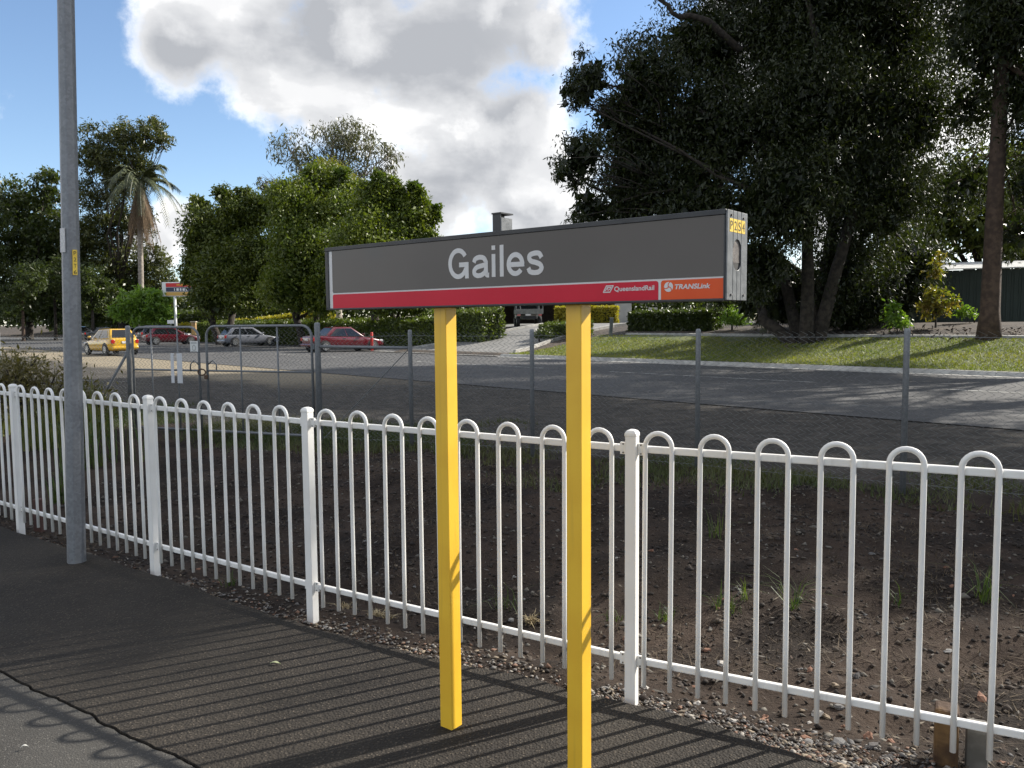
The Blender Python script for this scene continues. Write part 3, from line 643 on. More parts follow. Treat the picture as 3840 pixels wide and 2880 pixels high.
tag(CL, 'grey chain-link fence between the dirt strip and the street', 'fence')
# left run
CQ = [np.array(a) for a in ((-5.87, 12.39), (-8.49, 13.39), (-10.9, 14.3), (-13.3, 15.2))]
CL2 = empty('chain_link_fence', (*CQ[0], 0)); cpost(CQ[0], 1.66, 0.036, 'gate_post', CL2)
for p in CQ[1:]: cpost(p, 1.575, 0.028, 'post', CL2)
for A, B in zip(CQ, CQ[1:]):
    chainlink(A, B, 0.03, 1.53, CL2)
    for z in (1.49, 0.80): MB().tube([(*A, z), (*((A+B)/2), z-0.012), (*B, z)], 0.0024, 5).build('line_wire', WIRE, CL2)
MB().tube([(*CQ[0], 1.28), (*(CQ[0]+(CQ[1]-CQ[0])*0.36), -0.02)], 0.022, 8).build('diagonal_brace', GALD, CL2, smooth=True)
tag(CL2, 'chain-link fence run with a diagonal brace, among the weeds beside the double gate', 'fence')
def gate(A, B, top, label, bars, plates=()):
    A = np.array(A); B = np.array(B); e = (B-A)/np.linalg.norm(B-A); L = np.linalg.norm(B-A); n_ = np.array([-e[1], e[0]])
    g = empty('gate', (*((A+B)/2), 0)); R = 0.16; r = 0.019
    def q(s, z, o_=0.0): return (*(A+e*s+n_*o_), z)
    pts = [q(0.03, 0.10), q(0.03, top-R)]+[q(0.03+R-R*math.cos(a), top-R+R*math.sin(a)) for a in np.linspace(0.25, math.pi/2, 5)]
    pts += [q(L-0.03-R+R*math.sin(a), top-R+R*math.cos(a)) for a in np.linspace(0, math.pi/2, 6)]+[q(L-0.03, top-R-0.05), q(L-0.03, 0.10)]
    MB().tube(pts, r, 8).build('gate_frame', GALD, g, smooth=True)
    MB().tube([q(0.03, 0.10), q(L-0.03, 0.10)], r, 8).build('bottom_rail', GALD, g, smooth=True)
    MB().tube([q(0.03, 0.99), q(L-0.03, 0.99)], 0.015, 8).build('mid_rail', GALD, g, smooth=True)
    for b in bars: MB().tube([q(L*b, 0.10), q(L*b, top)], 0.013, 8).build('bar', GALD, g, smooth=True)
    chainlink(A+e*0.05, B-e*0.05, 0.11, top-0.02, g)
    # hinges
    for z in (0.35, 1.35): MB().tube([q(0.0, z-0.04), q(0.0, z+0.04)], 0.016, 6).build('hinge', GALD, g)
    tag(g, label, 'gate'); return g, q, e, n_
g1, q1, ge, gn = gate((-2.74, 11.19), (-4.50, 11.865), 1.64, 'wide tubular gate leaf of chain link, hinged at the thick corner post', (0.32, 0.66))
g2, q2, ge2, gn2 = gate((-5.82, 12.37), (-4.58, 11.895), 1.63, 'narrow tubular gate leaf of chain link carrying white notice plates', (0.30, 0.68))
for g, q, L in ((g1, q1, 1.885), (g2, q2, 1.328)):
    h = [q(L-0.03, 1.08, -0.02), q(L-0.10, 1.14, -0.03), q(L-0.17, 1.08, -0.03), q(L-0.17, 0.99, -0.03)]
    MB().tube(h, 0.010, 6).build('latch_handle', GALD, g, smooth=True)
NOTICE = pmat('white_notice', (0.62, 0.63, 0.66), (0.55, 0.56, 0.58), 0.5, 3)
SIGNW = pmat('white_notice_plate', (0.62, 0.63, 0.62), None, 0.5)
def onplane(px, py, q, e_, n_, A):      # position on the gate's plane seen at a pixel of the photograph
    d = ray(px, py); nn = np.array([n_[0], n_[1], 0]); o = np.array([0, 0, HC]); P = o+d*((np.array([*A, 0])-o)@nn)/(d@nn); return P
def gplate(name, x0, y0, x1, y1, A, e_, n_, parent, m, off=0.03):
    a = onplane(x0, y0, None, e_, n_, A); b = onplane(x1, y1, None, e_, n_, A); s = -1 if (n_@np.array([0, 1])) > 0 else 1
    nn = np.array([n_[0], n_[1], 0])*s; P = [(a[0], a[1], a[2]), (b[0], b[1], a[2]), (b[0], b[1], b[2]), (a[0], a[1], b[2])]
    return MB().prism([np.array(p)+nn*off for p in P], nn*0.004).build(name, m, parent, bevel=0.0015), nn, np.array(P[0])+nn*(off+0.004), np.array(P[1])-np.array(P[0])
gplate('notice_plate', 645, 1324, 661, 1436, (-5.82, 12.37), ge2, gn2, g2, NOTICE)
gplate('notice_plate', 668, 1325, 692, 1437, (-5.82, 12.37), ge2, gn2, g2, NOTICE)
sg, nn, o0, ex = gplate('notice_sign', 718, 1279, 749, 1319, (-5.82, 12.37), ge2, gn2, g2, SIGNW)
w_ = np.linalg.norm(ex); ex = ex/w_; GREYP = pmat('grey_print', (0.22, 0.23, 0.23), None, 0.6); pic = MB()
ring = [(0.5+0.20*math.cos(a)*(1-0.25*math.sin(a)), 0.58-0.24*math.sin(a)) for a in np.linspace(0, 2*math.pi, 17)]
for (a, b), (c, d) in zip(ring, ring[1:]):
    p0 = o0+ex*w_*a-SZ*0.165*b; p1 = o0+ex*w_*c-SZ*0.165*d; pic.tube([p0, p1], 0.004, 5)
for yy in (0.12, 0.2, 0.93): pic.box(o0+ex*w_*0.5-SZ*0.165*yy, (w_*0.7, 0.003, 0.006), [ex, nn, SZ])
pic.build('notice_print', GREYP, sg)
ch = empty('chain_and_padlock', (-4.54, 11.86, 0.93))
cpts = [(-4.54+0.07*math.cos(a)*ge[0], 11.84+0.07*math.cos(a)*ge[1]-0.03, 0.97+0.045*math.sin(a)) for a in np.linspace(0, 2*math.pi, 13)]
RUST = pmat('rusty_chain', (0.06, 0.04, 0.03), (0.12, 0.07, 0.04), 0.8, 60)
for a, b in zip(cpts, cpts[1:]): MB().tube([a, b], 0.011, 6).build('link', RUST, ch)
MB().box((-4.47, 11.79, 0.90), (0.055, 0.03, 0.06)).build('padlock', RUST, ch, bevel=0.008)
tag(ch, 'rusty chain and padlock tying the two gate leaves together', 'chain')

# ------------------------------------------------------------------ trees
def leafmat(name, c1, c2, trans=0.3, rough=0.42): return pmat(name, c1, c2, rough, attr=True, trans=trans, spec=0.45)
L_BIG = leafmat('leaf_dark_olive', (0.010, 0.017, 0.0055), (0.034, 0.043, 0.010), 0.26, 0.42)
L_FIG = leafmat('leaf_fig', (0.032, 0.054, 0.008), (0.105, 0.125, 0.014), 0.22, 0.5)
L_FIG_SUNLIT = leafmat('leaf_fig_sunlit_tint', (0.044, 0.076, 0.010), (0.125, 0.150, 0.016), 0.25, 0.5)  # lit copy of the fig leaf: sunlight is put into its colour
L_OLIVE = leafmat('leaf_yellow_olive', (0.10, 0.105, 0.022), (0.15, 0.145, 0.03), 0.30)
L_GUM = leafmat('leaf_gum', (0.055, 0.060, 0.034), (0.105, 0.105, 0.055), 0.20)
L_JAC = leafmat('leaf_feathery', (0.026, 0.038, 0.010), (0.085, 0.090, 0.022), 0.24)
L_MID = leafmat('leaf_mid_green', (0.024, 0.040, 0.010), (0.058, 0.075, 0.017), 0.30)
L_HEDGE = leafmat('leaf_hedge', (0.034, 0.055, 0.009), (0.09, 0.115, 0.018), 0.25)
L_GOLD = leafmat('leaf_golden_hedge', (0.20, 0.19, 0.018), (0.34, 0.28, 0.03), 0.25)
L_BRIGHT = leafmat('leaf_bright_green', (0.07, 0.14, 0.02), (0.15, 0.23, 0.04), 0.35)
L_RED = leafmat('leaf_autumn', (0.10, 0.14, 0.02), (0.20, 0.13, 0.03), 0.30)
BARK = pmat('bark_dark', (0.020, 0.016, 0.013), (0.050, 0.040, 0.031), 0.95, 6, bump=0.9, bscale=18, bdist=0.03)
BARKP = pmat('bark_pale', (0.20, 0.17, 0.145), (0.32, 0.28, 0.24), 0.9, 4, bump=0.5, bscale=14, bdist=0.02)
BARKR = pmat('bark_reddish', (0.045, 0.029, 0.021), (0.085, 0.056, 0.040), 0.95, 5, bump=0.7, bscale=16, bdist=0.02)
def blob(xd, yd, rd, dep, dens=1.0):
    return at(xd*K, yd*K, dep), rd*dep/1745.0, dens
def limb(mb, a, b, ra, rb, bend=0.12, n=6, sides=7):
    a = np.array(a, float); b = np.array(b, float); L = np.linalg.norm(b-a); off = rng.normal(size=3)*L*bend; off[2] = abs(off[2])*0.5
    pts = [a+(b-a)*t+off*math.sin(math.pi*t)+rng.normal(size=3)*L*0.012*(0 < t < 1) for t in np.linspace(0, 1, n)]
    mb.tube(pts, [ra+(rb-ra)*t**0.8 for t in np.linspace(0, 1, n)], sides); return pts
def tree(name, label, base, blobs, nleaf, lsize, lm, tr=0.3, fork=0.35, stems=1, bark=BARK, group=None, aspect=0.38, droop=0.5, csig=0.16, per=55, twigs=6, spread=0.8, cat='tree', shell=0.45, core=0, csize=0.45):
    base = np.array(base, float); t = empty(name, tuple(base))
    cs = np.array([b[0] for b in blobs]); rs = np.array([b[1] for b in blobs]); ds = np.array([b[2] for b in blobs])
    mid = np.average(cs, axis=0, weights=rs**2); mb = MB()
    forks = []
    for k_ in range(stems):
        a = 2*math.pi*k_/stems+0.6; off = np.array([math.cos(a), math.sin(a), 0])*(spread if stems > 1 else 0)
        b0 = base+off*0.35-np.array([0, 0, 0.25]); hf = fork*(mid[2]-base[2])*(1+0.25*rng.normal()*(stems > 1))
        f = base+off*1.6+(mid-base)*np.array([0.25, 0.25, 0])*fork+np.array([0, 0, max(hf, 0.6)])
        r_ = tr/(stems**0.5)
        p1 = b0+(f-b0)*0.12
        mb.tube([b0, p1, b0+(f-b0)*0.5+rng.normal(size=3)*0.05, f], [r_*1.5, r_*1.08, r_*0.92, r_*0.78], 10); forks.append(f)
    for f in forks:
        c = min((b[0] for b in blobs), key=lambda q: np.linalg.norm((q-f)*np.array([1.6, 1.6, 1]))); limb(mb, f-(c-f)*0.03, c, tr/(stems**0.5)*0.78, tr*0.12, 0.06, 7, 9)
    for c, r, d in blobs:
        f = min(forks, key=lambda q: np.linalg.norm(q-c)); r_ = tr*0.5*min(1, (r/rs.max()))**0.5/(stems**0.3)
        limb(mb, f-np.array([0, 0, 0.1]), c, r_, r_*0.32, 0.10)
        for _ in range(twigs):
            q = c+unit(rng.normal(size=3))*r*rng.uniform(0.55, 1.0); limb(mb, c+(f-c)*rng.uniform(0, 0.35), q, r_*0.30, 0.012, 0.12, 5, 5)
    mb.build('trunk', bark, t, smooth=True)
    w_ = rs**2.2*ds; w_ = w_/w_.sum(); P = []; A = []
    for (c, r, d), wk in zip(blobs, w_):
        n = int(nleaf*wk); nc = max(4, n//per); dirs = unit(rng.normal(size=(nc, 3)))
        cc = c+dirs*r*(rng.random((nc, 1))**shell); sig = np.clip(csig*r, 0.12, 0.75); ca = rng.random(nc)
        k_ = rng.integers(0, nc, n); P.append(cc[k_]+rng.normal(size=(n, 3))*sig*np.array([1, 1, 0.75])); A.append(np.clip(ca[k_]*0.6+rng.random(n)*0.5, 0, 1))
    P = np.concatenate(P); A = np.concatenate(A); keep = P[:, 2] > base[2]+0.3; P = P[keep]; A = A[keep]
    V, F = leaves(P, lsize, aspect, droop)
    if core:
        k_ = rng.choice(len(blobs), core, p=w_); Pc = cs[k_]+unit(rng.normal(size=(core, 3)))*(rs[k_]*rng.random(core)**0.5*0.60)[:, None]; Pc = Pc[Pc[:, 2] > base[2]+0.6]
        V2, F2 = leaves(Pc, csize, 0.6, 0.3); F = np.concatenate([F, F2+len(V)]); V = np.concatenate([V, V2]); A = np.concatenate([A, rng.random(len(Pc))*0.3])  # added inner mass of oversized leaves, kept dark for the crown's inner shade
    link('crown', npmesh('crown', V, F, A), lm, t)
    return tag(t, label, cat, group)

def gz(x, y): return (x, y, float(ter(x, y)))
D1 = 33.0
big = [(1275, 172, 60, 31, 0.7), (1228, 205, 32, 31, 0.35), (1250, 340, 62, 31, 0.8), (1225, 375, 34, 31, .5), (1330, 255, 60, 32, .8), (1395, 180, 100, 32), (1390, 330, 125, 33), (1275, 455, 60, 32, .8), (1370, 440, 90, 33), (1520, 95, 120, 34), (1540, 280, 150, 33),
       (1500, 440, 130, 32), (1720, 70, 165, 34), (1730, 260, 170, 33), (1690, 430, 130, 31), (1900, 80, 170, 35), (1930, 260, 160, 34), (1890, 430, 130, 33), (1800, -130, 210, 34), (1570, -90, 120, 34), (1640, 570, 80, 32), (1830, 580, 100, 34), (1960, 570, 80, 36), (1740, 620, 70, 36), (1570, 600, 70, 37, .8), (1680, 640, 70, 38), (1800, 660, 70, 38), (1900, 650, 70, 38), (1500, 550, 70, 37), (1620, 640, 50, 35), (1700, 665, 45, 36), (1780, 650, 55, 34), (1880, 650, 55, 35), (1955, 640, 55, 36), (1830, 690, 36, 35), (1690, -260, 190, 34), (1930, -270, 190, 34)]
b1 = hit(3040, 1262)
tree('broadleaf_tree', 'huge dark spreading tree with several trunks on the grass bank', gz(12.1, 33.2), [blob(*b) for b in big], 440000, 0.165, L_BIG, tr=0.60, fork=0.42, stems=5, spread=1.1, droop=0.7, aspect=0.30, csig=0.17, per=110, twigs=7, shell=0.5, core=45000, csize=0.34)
bt = bpy.data.objects['broadleaf_tree']
MB().tube([at(x_*K, y_*K, 32.0) for x_, y_ in ((1405, -25), (1425, 0), (1442, 10), (1452, 28), (1468, 37), (1490, 33), (1530, 45), (1600, 110))], [.05, .07, .08, .09, .10, .11, .13, .16], 8).build('bare_branch', BARK, bt, smooth=True)
rgt = [(2150, 60, 150, 29), (2080, -120, 180, 30), (2260, -60, 170, 28), (2250, 190, 120, 29), (2110, 220, 90, 31, .6), (2090, 390, 80, 31, .5), (2270, 390, 110, 29), (2200, 500, 60, 30, .5), (2350, 250, 150, 28), (2200, -300, 220, 30), (2060, -340, 180, 30), (2400, -250, 200, 29)]
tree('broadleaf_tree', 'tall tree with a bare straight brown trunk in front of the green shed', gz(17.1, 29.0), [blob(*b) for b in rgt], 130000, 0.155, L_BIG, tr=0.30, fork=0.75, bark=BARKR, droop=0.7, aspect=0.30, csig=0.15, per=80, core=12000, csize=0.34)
q = at(2120*K, 1190, 47)
tree('broadleaf_tree', 'leafy green tree rising behind the green shed', gz(q[0], q[1]), [blob(*b) for b in [(1950, 510, 70, 46), (2050, 470, 80, 47), (2150, 500, 80, 46), (2250, 460, 90, 47), (2100, 390, 70, 47), (2000, 420, 60, 47), (2200, 360, 70, 47), (2290, 380, 80, 47), (2180, 555, 50, 45), (2260, 540, 50, 45)]], 34000, 0.27, L_FIG, tr=0.4, fork=0.35, aspect=0.45)
# trees beyond the frame on the sun side: their shade falls on the dirt strip and the platform
def round_tree(label, x, y, h, r, n, lm=L_BIG, ls=0.24, tr=0.35, low=0.35, nb=9):
    bl = []; z0 = float(ter(x, y))
    for _ in range(nb):
        a = rng.uniform(0, 6.28); q = rng.uniform(0.2, 0.8)*r; zz = z0+h*rng.uniform(low+0.12, 0.86); bl.append((np.array([x+q*math.cos(a), y+q*math.sin(a), zz]), r*rng.uniform(0.34, 0.52), 1.0))
    bl.append((np.array([x, y, z0+h*0.78]), r*0.5, 1.0))
    return tree('broadleaf_tree', label, (x, y, z0), bl, n, ls, lm, tr=tr, fork=0.5, droop=0.6)
round_tree('tallest dense shade tree, standing across the street from the dirt strip', 21.1, 20.9, 27, 5.7, 56000, ls=0.30, low=0.46, nb=16)
round_tree('smaller dense shade tree on the near verge facing the yellow posts', 18.4, 12.8, 12.6, 3.2, 14000, ls=0.26, low=0.4)
round_tree('airy tall tree on the grass bank beyond the bare brown trunk', 25.0, 27.0, 19, 6.0, 10000, ls=0.30, low=0.5)
round_tree('thin-crowned tall tree at the far end of the green shed', 27.5, 21.5, 19, 5.5, 8000, ls=0.30, low=0.2)

fig = dict(C1=([(455, 500, 55, 65), (440, 585, 46, 65), (520, 470, 50, 66), (500, 585, 70, 64), (560, 455, 40, 66), (560, 560, 66, 64), (455, 640, 42, 64), (540, 640, 48, 63), (430, 540, 36, 65), (405, 600, 18, 65, .6), (430, 440, 22, 66), (485, 425, 24, 66), (525, 420, 20, 66)], (480, 1190, 65)),
           C2=([(640, 450, 62, 60), (700, 400, 46, 62), (650, 540, 80, 59), (740, 470, 66, 60), (720, 570, 76, 58), (620, 620, 56, 58), (700, 640, 48, 58), (770, 420, 36, 61), (605, 420, 34, 61), (675, 372, 22, 61), (735, 378, 24, 61)], (660, 1190, 60)),
           C3=([(815, 440, 46, 55), (800, 530, 74, 54), (880, 480, 50, 55), (895, 560, 46, 54), (840, 410, 30, 55), (905, 432, 26, 55), (830, 620, 56, 53), (900, 640, 40, 53), (930, 520, 22, 54), (820, 385, 20, 55), (895, 405, 16, 55), (865, 425, 24, 55), (935, 470, 14, 55, .7), (940, 450, 12, 55, .7)], (830, 1190, 55)))
labs = {'C1': 'dense dark green fig tree nearest the petrol sign, behind the clipped hedge', 'C2': 'dense fig tree with olive tinted top below the tall gum', 'C3': 'dense bright green fig tree behind the name board'}
for kx, (bl, (bx, by, bd)) in fig.items():
    q = at(bx*K, by, bd); tree('fig_tree', labs[kx], gz(q[0], q[1]), [blob(*b) for b in bl], 80000, 0.21, L_FIG_SUNLIT if kx != 'C1' else L_FIG, tr=0.45, fork=0.33, stems=2, spread=0.5, aspect=0.5, droop=0.35, csig=0.19, per=90, group='fig trees behind the hedge', core=16000, csize=0.40)
q = at(700*K, 1190, 66); tree('olive_leaved_tree', 'yellowish olive tree rising between the fig trees', gz(q[0], q[1]), [blob(*b) for b in [(650, 420, 55, 66), (710, 395, 50, 67), (760, 430, 45, 66), (690, 460, 60, 66)]], 16000, 0.30, L_OLIVE, tr=0.3, fork=0.6, aspect=0.4)
q = at(730*K, 1190, 88); tree('gum_tree', 'tall sparse grey-green gum tree standing above the fig trees', gz(q[0], q[1]), [blob(*b) for b in [(625, 320, 42, 88, .8), (665, 350, 45, 88, .8), (720, 300, 48, 88), (760, 290, 40, 88), (800, 320, 42, 88, .8), (840, 335, 32, 88, .7), (700, 375, 48, 88, .8), (780, 375, 40, 88, .6), (580, 390, 26, 88, .6), (565, 400, 18, 88, .5), (835, 370, 26, 88, .5), (740, 345, 40, 88, .7)]], 8500, 0.42, L_GUM, tr=0.42, fork=0.62, bark=BARKP, aspect=0.24, droop=0.9, csig=0.2, per=30, twigs=9)
q = at(262*K, 1190, 96); tree('feathery_tree', 'tall flat-topped feathery tree behind the palm', gz(q[0], q[1]), [blob(*b) for b in [(205, 310, 42, 96, .8), (265, 290, 38, 96), (320, 285, 36, 96), (350, 300, 24, 96, .8), (230, 350, 42, 96, .9), (290, 340, 42, 96), (185, 350, 28, 96, .7), (260, 400, 44, 97), (320, 380, 28, 96, .7), (190, 420, 36, 96, .8), (235, 470, 50, 97), (300, 480, 40, 98), (180, 520, 55, 97), (260, 560, 60, 98), (330, 560, 36, 98), (340, 610, 40, 99), (290, 620, 50, 99), (370, 640, 26, 99)]], 50000, 0.40, L_JAC, tr=0.42, fork=0.45, aspect=0.3, droop=0.3, csig=0.15, per=45, twigs=6)
q = at(60*K, 1190, 98); tree('broadleaf_tree', 'dark rounded tree with a high green top beyond the parked cars', gz(q[0], q[1]), [blob(*b) for b in [(25, 430, 48, 98, .8), (95, 395, 36, 98, .9), (110, 440, 32, 98, .8), (55, 480, 55, 98), (110, 520, 60, 97), (30, 560, 60, 98), (90, 590, 55, 97), (150, 560, 50, 98), (140, 620, 40, 98), (60, 650, 50, 97), (120, 670, 40, 97), (10, 640, 50, 97), (200, 620, 45, 97), (200, 680, 30, 97), (250, 640, 50, 97)]], 46000, 0.42, L_MID, tr=0.45, fork=0.4, aspect=0.45, csig=0.15)
q = at(-70*K, 1190, 92); tree('broadleaf_tree', 'spreading mid green tree with a slim reddish trunk', gz(q[0], q[1]), [blob(*b) for b in [(-90, 400, 70, 92), (-40, 470, 60, 92), (-20, 560, 45, 92), (-120, 520, 80, 92), (-160, 430, 60, 92)]], 20000, 0.42, L_MID, tr=0.4, fork=0.45, bark=BARKR)
for i, (xd, dep, h) in enumerate([(48, 86, 7), (118, 90, 8), (200, 90, 7)]):
    q = at(xd*K, 1190, dep); p = gz(q[0], q[1]); s = dep/1745
    bl = [(np.array([p[0]+rng.normal()*1.0, p[1]+rng.normal(), p[2]+h*z_]), 1.7, 1.0) for z_ in (0.62, 0.75, 0.9, 1.0)]
    tree('small_tree', ['slim tree with reddish trunk behind the dark parked car', 'small dark tree between the parked cars and the fence', 'small leafy tree beside the green shrub'][i], p, bl, 7000, 0.32, L_MID, tr=0.17, fork=0.75, bark=[BARKR, BARK, BARK][i])
q = at(315*K, 1190, 80); p = gz(q[0], q[1])
tree('shrub', 'bright green leafy shrub at the foot of the palm', p, [blob(*b) for b in [(300, 655, 34, 80), (335, 650, 30, 80), (265, 670, 26, 80), (350, 675, 24, 80), (310, 685, 30, 80)]], 9000, 0.36, L_BRIGHT, tr=0.1, fork=0.3, aspect=0.4, droop=0.1, cat='shrub')
q = at(2022*K, 1190, 33); p = gz(q[0], q[1])
tree('shrub', 'thin shrub with yellow-green and reddish leaves in front of the green shed', p, [blob(*b) for b in [(2030, 590, 20, 33, .7), (2020, 630, 24, 33), (2005, 665, 22, 33), (2045, 660, 22, 33), (2025, 560, 14, 33, .7)]], 1500, 0.17, L_RED, tr=0.04, fork=0.5, aspect=0.45, cat='shrub', twigs=3)
q = at(1935*K, 1190, 32); p = gz(q[0], q[1])
tree('shrub', 'small green sapling at the edge of the deep tree shade', p, [blob(*b) for b in [(1925, 690, 16, 32), (1945, 700, 14, 32), (1930, 665, 12, 32)]], 700, 0.15, L_BRIGHT, tr=0.03, fork=0.5, aspect=0.45, cat='shrub', twigs=3)
q = at(2105*K, 1190, 34); p = gz(q[0], q[1])
tree('shrub', 'low pale green bush beside the straight brown trunk', p, [blob(*b) for b in [(2095, 690, 22, 34), (2115, 700, 18, 34), (2085, 675, 14, 34)]], 900, 0.16, L_BRIGHT, tr=0.03, fork=0.5, aspect=0.45, cat='shrub', twigs=3)

def palm(name, label, base, h, tr, nf, fl, lm, skirt=0, lean=(0, 0), fwid=0.5, leaf=0.5):
    base = np.array(base, float); t = empty(name, tuple(base)); top = base+np.array([lean[0], lean[1], h])
    MB().tube([base-(0, 0, 0.2), base+(top-base)*0.3+(0.05, 0, 0), base+(top-base)*0.7, top], [tr*1.25, tr, tr*0.95, tr*0.85], 10).build('trunk', BARKP, t, smooth=True)
    def frond(az, el, L, droop, m, nm, dead=False):
        d = np.array([math.cos(az), math.sin(az), 0]); pts = []
        for s in np.linspace(0, 1, 9):
            pts.append(top+d*L*(math.cos(el)*s*(1-0.22*s*droop))+np.array([0, 0, L*(math.sin(el)*s-droop*0.62*s*s)]))
        mb = MB(); mb.tube(pts, [0.035*(1-0.8*s)*tr/0.16 for s in np.linspace(0, 1, 9)], 4)
        for i in range(34):
            s = 0.12+0.86*i/34; f = s*8; j = min(int(f), 7); p = pts[j]+(pts[j+1]-pts[j])*(f-j); tg = unit(pts[j+1]-pts[j])
            for sd in (-1, 1):
                sv = unit(np.cross(tg, np.array([0, 0, 1.0])))*sd; ll = leaf*(1-0.55*abs(s-0.4))*rng.uniform(0.8, 1.15)
                tip = p+sv*ll*0.62+tg*ll*0.5-np.array([0, 0, ll*(0.35 if not dead else 0.9)]); w2 = tg*0.03*ll/0.5
                midp = (p+tip)/2+np.array([0, 0, ll*0.12]); mb.add([p-w2, p+w2, midp+w2, midp-w2, tip], [(0, 1, 2, 3), (3, 2, 4)])
        mb.build(nm, m, t)
    for i in range(nf): frond(i*2.399, rng.uniform(-0.15, 1.1), fl*rng.uniform(0.85, 1.1), rng.uniform(0.8, 1.5), lm, 'frond')
    for i in range(skirt): frond(i*2.399+0.5, rng.uniform(-1.35, -1.15), fl*rng.uniform(0.6, 0.9), 0.5, DEAD, 'dead_frond', True)
    return tag(t, label, 'palm')
DEAD = pmat('dead_frond', (0.085, 0.055, 0.033), (0.15, 0.10, 0.058), 0.9, 5)
L_PALM = pmat('palm_leaf', (0.028, 0.038, 0.012), (0.06, 0.07, 0.02), 0.5, 3, spec=0.5)
q = at(303*K, 1190, 92); p = gz(q[0], q[1]); palm('palm_tree', 'tall palm with drooping fronds and a skirt of dead brown leaves', p, at(303*K, 392*K, 92)[2]-p[2], 0.30, 30, 7.0, L_PALM, skirt=14, lean=(0.6, 0), leaf=1.1)
q = at(1660*K, 1190, 36); p = gz(q[0], q[1]); palm('palm_tree', 'young slender palm by the end of the dark hedge', p, 1.35, 0.07, 14, 1.6, L_PALM, leaf=0.4)

# ------------------------------------------------------------------ hedges
def hedge(label, p0, p1, wd, h, lm, n, lsize=0.13, core=(0.02, 0.026, 0.010), round_=0.12):
    p0 = np.array(p0[:2], float); p1 = np.array(p1[:2], float); L = np.linalg.norm(p1-p0); e = (p1-p0)/L; n_ = np.array([-e[1], e[0]])
    t = empty('hedge', (*((p0+p1)/2), float(ter(*((p0+p1)/2)))))
    def W(s, d, z):
        x = p0[0]+e[0]*s+n_[0]*d; y = p0[1]+e[1]*s+n_[1]*d; return np.stack([x, y, ter(x, y)+z], -1)
    areas = np.array([L*wd, L*h, L*h, wd*h, wd*h]); cnt = (n*areas/areas.sum()).astype(int); P = []
    for k_, c in enumerate(cnt):
        a = rng.random(c); b = rng.random(c); dep = -np.abs(rng.normal(size=c))*0.09
        lump = 0.10*(fbm(a*L*2+k_*7, b*5, 3, 4)-0.5)
        if k_ == 0: s, d, z = a*L, (b-0.5)*wd, h+dep+lump
        elif k_ < 3: s, d, z = a*L, (wd/2+dep+lump)*(1 if k_ == 1 else -1), b**0.9*h
        else: s, d, z = (0-dep-lump if k_ == 3 else L+dep+lump), (b-0.5)*wd, a*h
        P.append(W(s, d, np.maximum(z, 0.05)))
    P = np.concatenate(P); V, F = leaves(P, lsize, 0.55, -0.1); A = np.clip(fbm(P[:, 0]*0.8, P[:, 1]*0.8, 2, 1)*0.5+rng.random(len(P))*0.6, 0, 1)
    link('foliage', npmesh('foliage', V, F, A), lm, t)
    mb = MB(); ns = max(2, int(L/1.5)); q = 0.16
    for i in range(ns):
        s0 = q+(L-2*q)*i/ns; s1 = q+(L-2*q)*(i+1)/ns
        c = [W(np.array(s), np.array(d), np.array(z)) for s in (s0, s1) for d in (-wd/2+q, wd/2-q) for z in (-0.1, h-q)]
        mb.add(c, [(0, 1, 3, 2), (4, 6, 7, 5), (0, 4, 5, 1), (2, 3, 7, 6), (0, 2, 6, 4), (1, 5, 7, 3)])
    mb.build('shade_core', pmat('hedge_core', core, (core[0]*1.6, core[1]*1.6, core[2]*1.6), 0.95, 6), t)  # solid dark box added inside the leaves, painted as the hedge's inner shade
    return tag(t, label, 'hedge')
hA = hit(1805, 1286); a = hA[:2]+NU*0.9
hedge('long clipped green hedge behind the parked cars', a, a+TV*42, 1.7, 1.75, L_HEDGE, 46000, 0.16)
a = np.array(xy(33.2, 80)); hedge('shaggy dark hedge behind the far row of parked cars', a, a+TV*60, 2.4, 2.6, L_MID, 26000, 0.30)
a = at(2315, 1205, 57); b = at(2085, 1205, 57.5)
hedge('flat-topped golden hedge beside the car park', a, b, 1.6, 1.15, L_GOLD, 9000, 0.15)
a = hit(2205, 1262); b = hit(2060, 1262)
hedge('low dark green clipped shrub at the bend of the driveway', a, (b[0]-0.3, b[1]), 1.0, 0.75, L_HEDGE, 4500, 0.12)
a = hit(2375, 1238); b = hit(2690, 1236)
hedge('glossy dark hedge at the top of the grass bank', a, b, 1.0, 0.95, L_MID, 12000, 0.13)
q = hit(2745, 1238); tree('shrub', 'cone-shaped feathery green shrub ending the dark hedge', tuple(q), [(q+np.array([0, 0, 0.45]), 0.55, 1), (q+np.array([0.3, 0, 0.25]), 0.5, 1), (q+np.array([-0.1, 0, 0.8]), 0.33, 1)], 4500, 0.12, L_BRIGHT, tr=0.05, fork=0.2, aspect=0.3, cat='shrub', twigs=3)
q = hit(2030, 1285); tree('shrub', 'small dark bush on the mulch beside the driveway', tuple(q), [(q+np.array([0, 0, 0.35]), 0.42, 1), (q+np.array([0.35, 0, 0.3]), 0.36, 1)], 2200, 0.12, L_MID, tr=0.05, fork=0.2, cat='shrub', twigs=3)
a = at(690, 1195, 82); b = at(1240, 1195, 78)
hedge('golden yellow hedge in full sun under the fig trees', a, b, 1.8, 1.5, L_GOLD, 16000, 0.22)
for px, py, dep, r, lab in [(1000, 1190, 72, 1.1, 'rounded topiary bush on the lawn in front of the golden hedge'), (1190, 1195, 74, 0.8, 'small rounded bush on the lawn beside a fig trunk')]:
    q = at(px, py, dep); p = np.array(gz(q[0], q[1])); tree('shrub', lab, tuple(p), [(p+np.array([0, 0, r*0.6]), r, 1)], 3500, 0.2, L_HEDGE, tr=0.06, fork=0.2, cat='shrub', twigs=3)

